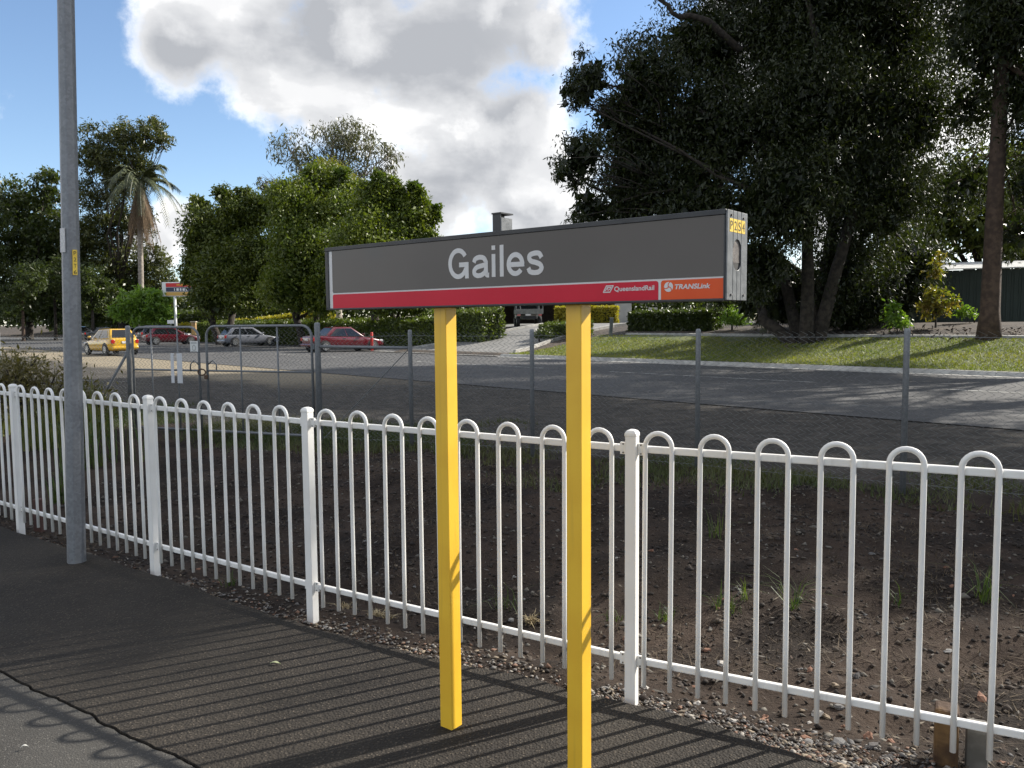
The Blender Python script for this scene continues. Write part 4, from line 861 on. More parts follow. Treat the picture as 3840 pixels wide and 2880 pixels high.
# ------------------------------------------------------------------ far wood
V_ = []; F_ = []; n = 60000
xs = rng.uniform(-150, 150, n); ys = 135+rng.uniform(-6, 6, n); hh = 3.2+4.2*fbm(xs*0.11, xs*0+3, 3, 8)
P = np.stack([xs, ys, 1.4+hh*rng.random(n)**0.6], -1); V, F = leaves(P, 0.75, 0.6, 0.2)
tag(link('far_wood', npmesh('far_wood', V, F, rng.random(n)), L_MID), 'far belt of green woodland closing the view behind the trees', kind='stuff')

# ------------------------------------------------------------------ buildings
COL = pmat('dark_green_sheet', (0.016, 0.030, 0.022), (0.022, 0.038, 0.028), 0.5, 2)
p0 = at(3330, 1200, 39.0); p1 = at(4300, 1200, 35.5); e = unit((p1-p0)*np.array([1, 1, 0])); L = np.linalg.norm((p1-p0)[:2]); nn = np.array([-e[1], e[0], 0]); zb = float(ter(p0[0], p0[1]))
SHED = empty('shed', (p0[0], p0[1], zb))
k_ = 0
while k_*0.9 < L:                                   # ribbed wall sheets
    mb = MB()
    for r_ in range(3):
        s = k_*0.9+r_*0.3
        mb.box((*(p0+e*(s+0.15))[:2], zb+1.15), (0.29, 0.02, 2.5), [e, nn, SZ]); mb.box((*(p0+e*(s+0.15)-nn*0.02)[:2], zb+1.15), (0.07, 0.03, 2.5), [e, nn, SZ])
    mb.build('wall_sheet', COL, SHED); k_ += 1
mb = MB(); mb.box((*(p0+e*L/2+nn*3.03)[:2], zb+1.1), (L, 6.0, 2.5), [e, nn, SZ]); mb.build('wall', COL, SHED)
ROOF = pmat('white_roof_sheet', (0.72, 0.72, 0.70), (0.62, 0.62, 0.60), 0.35, 2)
k_ = 0
while k_*0.9 < L:
    s = k_*0.9+0.45; c0 = p0+e*s-nn*0.25; c1 = p0+e*s+nn*6.4
    MB().add([(*(c0-e*0.44)[:2], zb+2.42), (*(c0+e*0.44)[:2], zb+2.42), (*(c1+e*0.44)[:2], zb+3.1), (*(c1-e*0.44)[:2], zb+3.1), (*(c0-e*0.44)[:2], zb+2.47), (*(c0+e*0.44)[:2], zb+2.47), (*(c1+e*0.44)[:2], zb+3.15), (*(c1-e*0.44)[:2], zb+3.15)], [(0, 3, 2, 1), (4, 5, 6, 7), (0, 1, 5, 4), (1, 2, 6, 5), (2, 3, 7, 6), (3, 0, 4, 7)]).build('roof_sheet', ROOF, SHED); k_ += 1
tag(SHED, 'dark green ribbed steel shed with a white roof behind the trees', 'shed')
# carport with dark interior at the end of the driveway
q0 = at(1780, 1200, 66); q1 = at(2360, 1200, 64); zb = float(ter(q0[0], q0[1])); e = unit((q1-q0)*np.array([1, 1, 0])); L = np.linalg.norm((q1-q0)[:2]); nn = np.array([-e[1], e[0], 0])
CAR = empty('carport', (q0[0], q0[1], zb)); BRK = pmat('dark_brick', (0.045, 0.030, 0.025), (0.07, 0.048, 0.038), 0.9, 4, bump=0.4)
REND = pmat('grey_render', (0.34, 0.34, 0.33), (0.40, 0.40, 0.38), 0.9, 2)
MB().box((*(q0+e*L/2+nn*6)[:2], zb+1.3), (L, 0.25, 2.8), [e, nn, SZ]).build('back_wall', BRK, CAR)
MB().box((*(q0+nn*3)[:2], zb+1.3), (0.25, 6.2, 2.8), [e, nn, SZ]).build('side_wall', BRK, CAR)
MB().box((*(q0+e*(L-0.5))[:2], zb+1.25), (1.3, 0.3, 2.7), [e, nn, SZ]).build('pier', REND, CAR)
for s in (0.28, 0.55, 0.8): MB().box((*(q0+e*L*s)[:2], zb+1.25), (0.12, 0.12, 2.7), [e, nn, SZ]).build('column', CHAR, CAR)
MB().box((*(q0+e*L/2+nn*2.9)[:2], zb+2.72), (L+0.8, 7.0, 0.22), [e, nn, SZ]).build('roof', CHAR, CAR)
MB().box((*(q0+e*L/2-nn*0.65)[:2], zb+2.72), (L+0.84, 0.06, 0.3), [e, nn, SZ]).build('fascia', REND, CAR)
tag(CAR, 'low dark brick carport with a grey pier behind the parked flat-tray truck', 'carport')

# ------------------------------------------------------------------ cars
GLASS = pmat('car_glass', (0.010, 0.012, 0.014), None, 0.06, spec=0.6)
TYRE = pmat('tyre_rubber', (0.018, 0.018, 0.018), (0.03, 0.03, 0.03), 0.85, 20)
RIM = pmat('alloy_rim', (0.55, 0.56, 0.58), (0.45, 0.46, 0.48), 0.3, 10, metal=0.8)
TAIL = pmat('tail_lamp', (0.45, 0.012, 0.010), (0.38, 0.01, 0.01), 0.15, coat=0.8)
LAMP = pmat('clear_lamp', (0.62, 0.63, 0.64), (0.5, 0.5, 0.52), 0.12, coat=1.0)
PLATE = pmat('number_plate', (0.62, 0.60, 0.58), None, 0.4); TRIM = pmat('black_trim', (0.02, 0.02, 0.022), None, 0.6)
def paint(n, c): return pmat('car_paint_'+n, c, tuple(x*0.9 for x in c), 0.25, 3, coat=1.0)
def car(name, label, pos, heading, pnt, kind='hatch', L=4.2, W=1.70, H=1.45, plate=None, group=None):
    r = empty(name, tuple(pos), local=True); r.rotation_euler = (0, 0, heading); hw = W/2; h = L/2; zb = 0.60*H+0.03
    if kind == 'hatch': st = [(-h, .70, .34, zb-.02), (-h+.10, .93, .26, zb+.02), (-h+.5, 1, .20, zb+.01), (-.9, 1, .19, zb), (0, 1, .19, zb-.02), (h-1.3, 1, .19, zb-.05), (h-.9, .99, .20, zb-.08), (h-.35, .93, .22, zb-.18), (h-.08, .82, .26, zb-.27), (h, .66, .32, zb-.32)]
    else: st = [(-h, .68, .36, zb-.03), (-h+.12, .90, .28, zb+.05), (-h+.6, .99, .20, zb+.05), (-.9, 1, .19, zb), (0, 1, .19, zb-.02), (h-1.3, 1, .19, zb-.05), (h-.9, .99, .20, zb-.08), (h-.35, .93, .22, zb-.18), (h-.08, .82, .26, zb-.27), (h, .66, .32, zb-.32)]
    V = []; F = []
    for x, wf, zl, zt_ in st:
        w2 = hw*wf; zm = zl+(zt_-zl)*0.55
        half = [(0.0, zl), (w2*.82, zl), (w2*.97, zl+.10), (w2, zm), (w2*.97, zt_-.06), (w2*.87, zt_), (0.0, zt_+.015)]
        ringp = half+[(-a, b) for a, b in half[-2:0:-1]]; V += [(x, a, b) for a, b in ringp]
    m_ = 12
    for i in range(len(st)-1):
        for j in range(m_): F.append((i*m_+j, i*m_+(j+1) % m_, (i+1)*m_+(j+1) % m_, (i+1)*m_+j))
    F.append(tuple(range(m_))[::-1]); F.append(tuple((len(st)-1)*m_+j for j in range(m_)))
    b = MB().add(V, F).build('body', pnt, r, smooth=True); b.modifiers.new('sub', 'SUBSURF').levels = 1; b.modifiers['sub'].render_levels = 2
    if kind == 'hatch': xb0, xb1, xt0, xt1 = -h+.18, h-1.12, -h+.62, h-1.95
    elif kind == 'wagon': xb0, xb1, xt0, xt1 = -h+.15, h-1.15, -h+.40, h-1.95
    else: xb0, xb1, xt0, xt1 = -h+.75, h-1.20, -h+1.45, h-2.05
    wb, wt = hw*.90, hw*.68; zc = zb-.03
    B = np.array([(xb0, -wb, zc), (xb1, -wb, zc-.05), (xb1, wb, zc-.05), (xb0, wb, zc)]); T = np.array([(xt0, -wt, H-.03), (xt1, -wt, H-.03), (xt1, wt, H-.03), (xt0, wt, H-.03)])
    cab = MB().add(list(B)+list(T), [(0, 1, 5, 4), (1, 2, 6, 5), (2, 3, 7, 6), (3, 0, 4, 7), (4, 5, 6, 7), (3, 2, 1, 0)]).build('cabin', pnt, r, bevel=0.09, seg=4, smooth=True)
    MB().add([(xt0+.05, -wt+.05, H-.035), (xt1-.05, -wt+.05, H-.035), (xt1-.05, wt-.05, H-.035), (xt0+.05, wt-.05, H-.035), (xt0+.3, -wt+.2, H), (xt1-.3, -wt+.2, H), (xt1-.3, wt-.2, H), (xt0+.3, wt-.2, H)], [(0, 1, 5, 4), (1, 2, 6, 5), (2, 3, 7, 6), (3, 0, 4, 7), (4, 5, 6, 7)]).build('roof', pnt, r, smooth=True)
    def pane(nm, a, b, c, d, poly, o_=0.012):
        a, b, c, d = map(np.array, (a, b, c, d)); nrm = unit(np.cross(b-a, d-a)); pts = [(a*(1-s)+b*s)*(1-t)+(d*(1-s)+c*s)*t+nrm*o_ for s, t in poly]
        return MB().prism([p-nrm*0.02 for p in pts], nrm*0.02).build(nm, GLASS, r)
    for sd in (0, 1):
        q = (B[0], B[1], T[1], T[0]) if sd == 0 else (B[2], B[3], T[3], T[2])
        fr = [(.56, .10), (.90, .10), (.86, .86), (.56, .86)]; rr = [(.10, .12), (.53, .10), (.53, .86), (.16, .84)]
        if sd: fr = [(1-s, t) for s, t in fr][::-1]; rr = [(1-s, t) for s, t in rr][::-1]
        pane('side_window', *q, fr); pane('side_window', *q, rr)
    pane('windscreen', B[1], B[2], T[2], T[1], [(.06, .08), (.94, .08), (.90, .92), (.10, .92)]); pane('rear_window', B[3], B[0], T[0], T[3], [(.08, .14), (.92, .14), (.88, .90), (.12, .90)])
    zt_ = zb-.13
    for sd in (-1, 1):
        MB().box((-h+.085, sd*hw*.76, zt_-.03), (.13, .20, .21)).build('tail_light', TAIL, r, bevel=.03); MB().box((h-.14, sd*hw*.66, zt_-.17), (.24, .30, .13)).build('headlight', LAMP, r, bevel=.03)
        mi = MB().box((xb1-.30, sd*(hw+.06), zb+.08), (.12, .16, .12)).build('mirror', pnt, r, bevel=.03)
        MB().box((-.35, sd*(hw*.985), zb-.13), (.17, .03, .03)).build('door_handle', TRIM, r, bevel=.008)
        for x in (h-.82, -h+.72):
            wl = MB().tube([(x, sd*(hw-.19), .315), (x, sd*(hw-.18), .315), (x, sd*(hw-.02), .315), (x, sd*(hw+.004), .315)], [.25, .305, .305, .28], 20).build('wheel', TYRE, r, smooth=True)
            MB().tube([(x, sd*(hw-.02), .315), (x, sd*(hw+.010), .315)], [.20, .19], 16).build('rim', RIM, wl)
            sp_ = MB()
            for k_ in range(5):
                a = 2*math.pi*k_/5+.3; sp_.box((x+.125*math.cos(a), sd*(hw+.011), .315+.125*math.sin(a)), (.06, .006, .07), [(math.cos(a+.63), 0, math.sin(a+.63)), (0, 1, 0), (-math.sin(a+.63), 0, math.cos(a+.63))])
            sp_.build('rim_opening', TRIM, wl)
            MB().tube([(x, sd*(hw-.10), .33), (x, sd*(hw-.008), .33)], .355, 22).build('wheel_arch', TRIM, r)
    MB().box((-h+.03, 0, .42), (.12, W*.84, .16)).build('bumper', pnt, r, bevel=.05); MB().box((-h-.005, 0, zb-.16 if kind != 'hatch' else zb-.20), (.02, .38, .12)).build('number_plate', PLATE, r)
    MB().box((h-.04, 0, .40), (.12, W*.80, .17)).build('bumper', pnt, r, bevel=.05)
    return tag(r, label, 'car', group)
NH = math.radians(41)
def wheelpos(px, py, z=0.02): 
    d = ray(px, py); return np.array([0, 0, HC])+d*(z-HC)/d[2]
def place(px, py, heading, L, W): # pixel of the near rear wheel foot -> car centre
    p = wheelpos(px, py); f = np.array([math.cos(heading), math.sin(heading), 0]); rt = np.array([f[1], -f[0], 0])
    c = p+f*(L/2-.72)-rt*W/2; c[2] = 0.015; return c
car('car', 'dark red sedan nosed in against the hedge beside the red marker post', place(1222, 1322, NH, 4.6, 1.78), NH, paint('red', (0.105, 0.004, 0.011)), 'sedan', 4.6, 1.78, 1.45)
car('car', 'silver hatchback nosed in against the hedge, beside a dark red sedan', place(883, 1300, NH, 4.2, 1.72), NH, paint('silver', (0.17, 0.18, 0.21)), 'hatch', 4.2, 1.72, 1.42)
car('car', 'maroon hatchback parked behind the gate, by the timber post', place(585, 1294, NH-.03, 4.3, 1.72), NH-.03, paint('maroon', (0.09, 0.004, 0.010)), 'hatch', 4.3, 1.72, 1.42)
HY = math.radians(138); f = np.array([math.cos(HY), math.sin(HY), 0]); lf = np.array([-f[1], f[0], 0]); p = wheelpos(393, 1333, .02); c = p+f*(2.0-.72)-lf*.83; c[2] = 0.02
car('car', 'bright yellow hatchback on the near side of the street', c, HY, paint('yellow', (0.62, 0.36, 0.015)), 'hatch', 4.0, 1.67, 1.46)
def carbay(v, off=0.0): x, y = xy(U1+2.0+off, v); return (x, y, 0.015)
car('car', 'dark navy wagon parked just beyond the yellow hatchback', carbay(79.0), NH, paint('navy', (0.012, 0.016, 0.030)), 'wagon', 4.6, 1.78, 1.62)
car('car', 'white hatchback beside the navy wagon', carbay(85.0), NH, paint('white', (0.55, 0.56, 0.55)), 'hatch', 4.2, 1.70, 1.44)
car('car', 'black sedan seen between the light pole and the weeds', carbay(97.5), NH, paint('black', (0.014, 0.016, 0.018)), 'sedan', 4.6, 1.75, 1.44)
car('car', 'dark teal hatchback under the reddish trunked tree', carbay(105.5), NH, paint('teal', (0.02, 0.05, 0.055)), 'hatch', 4.2, 1.70, 1.50)

# flat-tray truck in the car park
q = at(1985, 1218, 55); zb = float(ter(q[0], q[1]))+0.02; UT = empty('flat_tray_truck', (q[0], q[1], zb), local=True); UT.rotation_euler = (0, 0, math.radians(93))
WH = paint('offwhite', (0.42, 0.42, 0.40)); TR = pmat('tray_alloy', (0.22, 0.22, 0.20), (0.16, 0.16, 0.15), 0.5, 5, metal=0.3)
MB().box((0.9, 0, .95), (2.3, 1.75, .22)).build('tray', TR, UT, bevel=.02)
MB().box((0.9-1.16, 0, 1.02), (.05, 1.85, .34)).build('tailgate', TR, UT, bevel=.01)
for sd in (-1, 1):
    MB().box((0.9, sd*.91, 1.02), (2.3, .04, .30)).build('dropside', TR, UT, bevel=.01)
    MB().tube([(-.22, sd*.90, 1.18), (-.22, sd*.90, 1.75)], .025, 8).build('rack_post', ALU, UT); MB().tube([(2.0, sd*.86, 1.18), (2.0, sd*.75, 2.0)], .03, 8).build('rack_post', ALU, UT)
    MB().tube([(-.20, sd*.60, 1.18), (-.20, sd*.72, 1.75)], .025, 8).build('rack_brace', ALU, UT)
    MB().box((-.24, sd*.72, .80), (.05, .22, .12)).build('tail_light', TAIL, UT)
    for x in (.35, 3.2):
        wl = MB().tube([(x, sd*.62, .36), (x, sd*.64, .36), (x, sd*.84, .36), (x, sd*.86, .36)], [.3, .355, .355, .32], 18).build('wheel', TYRE, UT, smooth=True); MB().tube([(x, sd*.8, .36), (x, sd*.865, .36)], .2, 14).build('rim', RIM, wl)
MB().tube([(2.0, -.75, 2.0), (2.0, .75, 2.0)], .03, 8).build('head_rack', ALU, UT)
MB().box((1.6, 0, .62), (3.6, .9, .2)).build('chassis', TRIM, UT)
MB().add([(2.1, -.86, .55), (4.5, -.82, .5), (4.5, .82, .5), (2.1, .86, .55), (2.1, -.86, 1.1), (4.5, -.78, 1.0), (4.5, .78, 1.0), (2.1, .86, 1.1)], [(0, 1, 5, 4), (1, 2, 6, 5), (2, 3, 7, 6), (3, 0, 4, 7), (4, 5, 6, 7), (3, 2, 1, 0)]).build('cab', WH, UT, bevel=.08)
MB().add([(2.12, -.82, 1.08), (3.6, -.8, 1.04), (3.6, .8, 1.04), (2.12, .82, 1.08), (2.2, -.68, 1.75), (3.0, -.66, 1.75), (3.0, .66, 1.75), (2.2, .68, 1.75)], [(0, 1, 5, 4), (1, 2, 6, 5), (2, 3, 7, 6), (3, 0, 4, 7), (4, 5, 6, 7), (3, 2, 1, 0)]).build('cab_glass', GLASS, UT, bevel=.05)
MB().box((2.6, 0, 1.77), (.95, 1.4, .05)).build('cab_roof', WH, UT, bevel=.02); MB().box((-.29, .1, .80), (.02, .36, .11)).build('number_plate', PLATE, UT)
tag(UT, 'pale flat-tray utility truck parked rear-on in the shaded car park', 'truck')

# ------------------------------------------------------------------ petrol sign, posts and small signs
q = at(658, 1200, 80); zb = float(ter(q[0], q[1])); PS = empty('roadside_sign', (q[0], q[1], zb)); sx = 80/FPX
z1 = at(658, 1058, 80)[2]; z0 = at(658, 1112, 80)[2]; cxs = q[0]+0.55; WHT = pmat('sign_white', (0.75, 0.75, 0.74), None, 0.4)
MB().tube([(q[0]+.02, q[1], zb-.2), (q[0]+.02, q[1], z0+.1)], .13, 10).build('pole', WHT, PS, smooth=True)
MB().box((cxs, q[1], (z0+z1)/2), (3.4, .3, z1-z0)).build('sign_box', WHT, PS, bevel=.05)
hh = z1-z0; F0 = q[1]-.16
for a, b, x0, x1, m in ((.66, .93, .12, .98, pmat('sign_red', (0.60, 0.02, 0.02), None, 0.4)), (.34, .63, .12, .98, pmat('sign_navy', (0.03, 0.035, 0.08), None, 0.4)), (.06, .31, .12, .98, pmat('sign_gold', (0.62, 0.36, 0.08), None, 0.4))):
    MB().box((cxs-1.7+3.4*(x0+x1)/2, F0, z0+hh*(a+b)/2), (3.4*(x1-x0), .02, hh*(b-a))).build('sign_panel', m, PS)
pr = MB()
for k_, wd in enumerate((.08, .22, .16, .22, .2)): pr.box((cxs-1.7+1.25+k_*.3, F0-.012, z0+hh*.48), (wd, .01, hh*.18))
pr.build('price_figures', WHT, PS)
MB().box((cxs+.35, F0-.012, z0+hh*.80), (1.2, .01, hh*.09)).build('sign_strip', pmat('sign_amber', (0.7, 0.35, 0.03), None, .4), PS)
tag(PS, 'red, navy and gold petrol price sign on a white pole', 'sign')
q = hit(1395, 1318); RB = empty('marker_post', tuple(q))
h_ = (1318-1247)*np.linalg.norm(q[:2])/FPX; RP = pmat('red_post_paint', (0.55, 0.02, 0.012), (0.42, 0.02, 0.015), 0.5, 6)
MB().tube([q-(0, 0, .2), q+(0, 0, h_-.05), q+(0, 0, h_)], [.08, .08, .05], 10).build('shaft', RP, RB, smooth=True); MB().tube([q+(0, 0, h_*.72), q+(0, 0, h_*.78)], .084, 10).build('reflective_band', PAINT, RB)
tag(RB, 'red marker post standing beside the dark red sedan', 'post')
q = wheelpos(729, 1285); TB = empty('timber_post', tuple(q)); s = q[1]/FPX; TIM = pmat('weathered_timber', (0.30, 0.19, 0.09), (0.42, 0.28, 0.13), 0.85, 6, bump=.4)
z1 = at(729, 1207, q[1])[2]; MB().box((q[0], q[1], z1/2-.1), (.42, .3, z1+.1)).build('shaft', TIM, TB, bevel=.04); MB().box((q[0], q[1], z1), (.52, .4, .09)).build('cap', pmat('cap_stone', (0.45, 0.40, 0.32), None, .8), TB, bevel=.02)
MB().box((q[0]+.03, q[1]-.16, z1*.60), (.30, .015, z1*.42)).build('name_panel', pmat('ochre_panel', (0.55, 0.33, 0.10), None, .6), TB)
tag(TB, 'ochre timber post with a flat cap by the maroon hatchback', 'post')
q = at(640, 1216, 78); zb = float(ter(q[0], q[1])); SS = empty('small_sign', (q[0], q[1], zb)); z1 = at(640, 1200, 78)[2]
MB().tube([(q[0], q[1]+.03, zb-.2), (q[0], q[1]+.03, z1)], .03, 8).build('leg', GALD, SS); MB().box((q[0], q[1]-.02, z1-.18), (.62, .03, .34)).build('board', WHT, SS, bevel=.01); tag(SS, 'small white board on a stake in front of the bright shrub', 'sign')
q = hit(2290, 1260); BO = empty('bollard', tuple(q)); h_ = 68*q[1]/FPX
MB().box(q+np.array([.02, 0, h_/2-.1]), (.17, .17, h_+.2), [(math.cos(.06), 0, -math.sin(.06)), (0, 1, 0), (math.sin(.06), 0, math.cos(.06))]).build('shaft', pmat('dark_stone', (0.10, 0.11, 0.11), (0.15, 0.16, 0.16), .8, 6), BO, bevel=.02); MB().box(q+np.array([.02+h_*.06*.5, 0, h_]), (.19, .19, .03)).build('cap', CONC, BO); tag(BO, 'leaning dark square bollard between the low hedges', 'bollard')
q = at(2448, 1172, 52); zb = float(ter(q[0], q[1])); SB2 = empty('small_sign', (q[0], q[1], zb)); z1 = at(2448, 1153, 52)[2]
MB().box((q[0], q[1], z1-.14), (.56, .05, .26)).build('board', REND, SB2, bevel=.01)
for d in (-.2, .2): MB().tube([(q[0]+d, q[1]+.04, zb-.1), (q[0]+d, q[1]+.04, z1-.05)], .02, 6).build('leg', GALD, SB2)
tag(SB2, 'small pale grey board rising behind the glossy dark hedge', 'sign')

# ------------------------------------------------------------------ stones, litter, weeds
def stone_mesh(name, seed, m):
    r_ = np.random.default_rng(seed); V = []; n1, n2 = 4, 6
    V.append((0, 0, -.5)); 
    for i in range(1, n1):
        th = math.pi*i/n1
        for j in range(n2):
            ph = 2*math.pi*j/n2+.3*i; V.append((math.sin(th)*math.cos(ph)*.5, math.sin(th)*math.sin(ph)*.5, -math.cos(th)*.5))
    V.append((0, 0, .5)); V = np.array(V)*(1+.22*r_.normal(size=(len(V), 1)))*np.array([1, .72, .5])
    F = [(0, 1+(j+1) % n2, 1+j) for j in range(n2)]+[(1+i*n2+j, 1+i*n2+(j+1) % n2, 1+(i+1)*n2+(j+1) % n2, 1+(i+1)*n2+j) for i in range(n1-2) for j in range(n2)]
    l = len(V)-1; b = 1+(n1-2)*n2; F += [(b+j, b+(j+1) % n2, l) for j in range(n2)]
    me = bpy.data.meshes.new(name); me.from_pydata([tuple(v) for v in V], [], F); me.materials.append(m); return me, V, F
STM = [pmat('stone_grey', (0.1190, 0.1155, 0.1120), (0.1820, 0.1750, 0.1680), .9, 20), pmat('stone_tan', (0.1960, 0.1470, 0.0980), (0.2520, 0.2030, 0.1470), .9, 20), pmat('stone_dark', (0.0490, 0.0455, 0.0434), (0.0910, 0.0840, 0.0805), .9, 20), pmat('stone_pale', (0.2940, 0.2730, 0.2450), (0.3640, 0.3430, 0.3150), .9, 20), pmat('stone_red', (0.1680, 0.0840, 0.0525), (0.2240, 0.1190, 0.0770), .9, 20)]
STONES = [stone_mesh('stone', 30+k_, STM[k_ % 5])[0] for k_ in range(10)]
def fence_pt(s, d):
    """s metres along from post 4 towards the right, d metres behind the fence"""
    e, L = fdir(5) if s >= 0 else fdir(4); b = FP[5]; n_ = np.array([-e[1], e[0]]); n_ = n_ if n_[1] > 0 else -n_
    q = b+e*s+n_*d; return q
cnt = 0
def on_platform(x, y):
    xs_ = np.array([p[0] for p in EDGE]); ys_ = np.array([p[1] for p in EDGE]); return y < np.interp(x, xs_, ys_)
while cnt < 210:
    if rng.random() < .6: s = rng.uniform(.0, 2.6); d = -0.25+abs(rng.normal())*.75
    else: s = rng.uniform(-4.5, 2.8); d = rng.uniform(-.18, 3.0)
    q = fence_pt(s, d)
    if on_platform(q[0], q[1]-.03): continue
    z = float(dirt(*q)); sz = float(np.clip(rng.lognormal(-3.35, .35), .02, .085))
    if s < 0: sz *= .75
    o = bpy.data.objects.new('stone', STONES[rng.integers(0, 10)]); C.objects.link(o); o.parent = DIRT; o.location = (q[0], q[1], z+sz*.10); o.scale = (sz, sz*rng.uniform(.8, 1.2), sz); o.rotation_euler = (rng.normal()*.3, rng.normal()*.3, rng.uniform(0, 6.28)); cnt += 1
# fine gravel and litter, too many to pick apart
def scatter_bits(name, label, P, sizes, mats_attr, m, flat=.5):
    base = np.array([(1, 0, 0), (0, 1, 0), (-1, 0, 0), (0, -1, 0), (0, 0, 1), (0, 0, -1)])*.5; tri = np.array([(0, 1, 4), (1, 2, 4), (2, 3, 4), (3, 0, 4), (1, 0, 5), (2, 1, 5), (3, 2, 5), (0, 3, 5)])
    n = len(P); a = rng.uniform(0, 6.28, n); ca, sa = np.cos(a), np.sin(a); j = base[None]*(1+.35*rng.normal(size=(n, 6, 1)))*sizes[:, None, None]*np.array([1, .7, flat])
    X = j[:, :, 0]*ca[:, None]-j[:, :, 1]*sa[:, None]; Y = j[:, :, 0]*sa[:, None]+j[:, :, 1]*ca[:, None]
    V = np.stack([X, Y, j[:, :, 2]], -1)+P[:, None]; F = (tri[None]+np.arange(n)[:, None, None]*6).reshape(-1, 3)
    return tag(link(name, npmesh(name, V.reshape(-1, 3), F, np.repeat(mats_attr, 8)), m), label, kind='stuff')
def ramp_mat(name, cols, rough=.9):
    m = bpy.data.materials.new(name); m.use_nodes = True; t = m.node_tree; b = t.nodes['Principled BSDF']; a = nd(t, 'ShaderNodeAttribute'); a.attribute_name = 'v'
    c = nd(t, 'ShaderNodeValToRGB'); c.color_ramp.interpolation = 'CONSTANT'; els = c.color_ramp.elements
    while len(els) < len(cols): els.new(.5)
    for i, q in enumerate(cols): els[i].position = i/len(cols); els[i].color = (*q, 1)
    t.links.new(a.outputs['Fac'], c.inputs[0]); t.links.new(c.outputs[0], b.inputs['Base Color']); b.inputs['Roughness'].default_value = rough; return m
GRAVM = ramp_mat('gravel_mix', [(0.1224, 0.1152, 0.1080), (0.0720, 0.0648, 0.0612), (0.1944, 0.1584, 0.1152), (0.1584, 0.1512, 0.1440), (0.0576, 0.0468, 0.0396), (0.2592, 0.2376, 0.2088), (0.1584, 0.0936, 0.0648), (0.0936, 0.0792, 0.0648)])
def scatter(n, smin, smax, dfun):
    s = rng.uniform(smin, smax, n); d = dfun(n); Q = np.array([fence_pt(a, b) for a, b in zip(s, d)])
    xs_ = np.array([p[0] for p in EDGE]); ys_ = np.array([p[1] for p in EDGE]); k_ = Q[:, 1] > np.interp(Q[:, 0], xs_, ys_)-.02; return Q[k_]
Q = np.concatenate([scatter(9000, -.2, 3.2, lambda n: -.22+np.abs(rng.normal(size=n))*.16), scatter(3500, -5.5, 0, lambda n: -.17+np.abs(rng.normal(size=n))*.16)])
P = np.stack([Q[:, 0], Q[:, 1], dirt(Q[:, 0], Q[:, 1])+.006+.045*np.exp(-((0.532*Q[:, 0]+0.847*Q[:, 1]-3.13)/.12)**2)*0], -1)
scatter_bits('gravel', 'loose mixed gravel along the foot of the white fence', P, np.clip(rng.lognormal(-3.95, .35, len(P)), .008, .04), rng.random(len(P)), GRAVM)
Q = scatter(14000, -7.5, 3.6, lambda n: rng.uniform(0, 4.8, n)); P = np.stack([Q[:, 0], Q[:, 1], dirt(Q[:, 0], Q[:, 1])+.004], -1)
LITM = ramp_mat('litter_mix', [(0.0186, 0.0136, 0.0105), (0.0372, 0.0260, 0.0186), (0.0161, 0.0118, 0.0093), (0.0682, 0.0527, 0.0384), (0.0279, 0.0198, 0.0155), (0.1240, 0.1116, 0.0930), (0.0236, 0.0174, 0.0130), (0.0341, 0.0279, 0.0229)])
scatter_bits('dirt_clods', 'dark clods and pebbles strewn over the bare dirt', P, np.clip(rng.lognormal(-3.75, .45, len(P)), .01, .07), rng.random(len(P)), LITM, .55)
# fallen leaves and twigs
Q = scatter(3600, -7.5, 3.6, lambda n: rng.uniform(-.15, 5.2, n)); P = np.stack([Q[:, 0], Q[:, 1], dirt(Q[:, 0], Q[:, 1])+.012], -1)
V, F = leaves(P, .048, .26, 0); V = V.reshape(-1, 4, 3); V[:, :, 2] = P[:, None, 2]+(V[:, :, 2]-P[:, None, 2])*.25+.004
tag(link('leaf_litter', npmesh('leaf_litter', V.reshape(-1, 3), F, rng.random(len(F))), ramp_mat('litter_leaves', [(0.0715, 0.0488, 0.0299), (0.0358, 0.0234, 0.0156), (0.1300, 0.1073, 0.0780), (0.0488, 0.0292, 0.0182), (0.0910, 0.0813, 0.0683)])), 'dry fallen leaves and twigs on the dirt', kind='stuff')

def blades(P, h, wd, lean=.5, curve=True):
    n = len(P); a = rng.uniform(0, 6.28, n); ln = lean*np.abs(rng.normal(size=n)); hh = h*(1+.35*rng.normal(size=n)).clip(.3, 2); d = np.stack([np.cos(a), np.sin(a), 0*a], -1); sd = np.stack([-np.sin(a), np.cos(a), 0*a], -1)*wd/2
    mid = P+d*(hh*ln*.35)[:, None]+np.stack([0*a, 0*a, hh*.6], -1); tip = P+d*(hh*ln)[:, None]+np.stack([0*a, 0*a, hh*(1-.25*ln.clip(0, 2))], -1)
    V = np.stack([P-sd, P+sd, mid+sd*.8, mid-sd*.8, tip], 1); b = np.arange(n)[:, None]*5
    return V.reshape(-1, 3), np.concatenate([b+np.array([[0, 1, 2, 3]]), b+np.array([[3, 2, 4, 4]])])
def grass(name, label, P, h, wd, m, lean=.5):
    n = len(P); a = rng.uniform(0, 6.28, n); hh = h*(1+.35*rng.normal(size=n)).clip(.3, 2); ln = lean*np.abs(rng.normal(size=n))
    d = np.stack([np.cos(a), np.sin(a), 0*a], -1); sd = np.stack([-np.sin(a), np.cos(a), 0*a], -1)*wd/2; tip = P+d*(hh*ln)[:, None]; tip[:, 2] += hh*(1-.2*ln.clip(0, 2))
    V = np.stack([P-sd, P+sd, tip], 1).reshape(-1, 3); A = np.clip(fbm(P[:, 0]*.7, P[:, 1]*.7, 3, 6)*1.2-.3+rng.random(n)*.5, 0, 1)
    return tag(link(name, npmesh(name, V, np.arange(3*n).reshape(n, 3), A), m), label, kind='stuff')
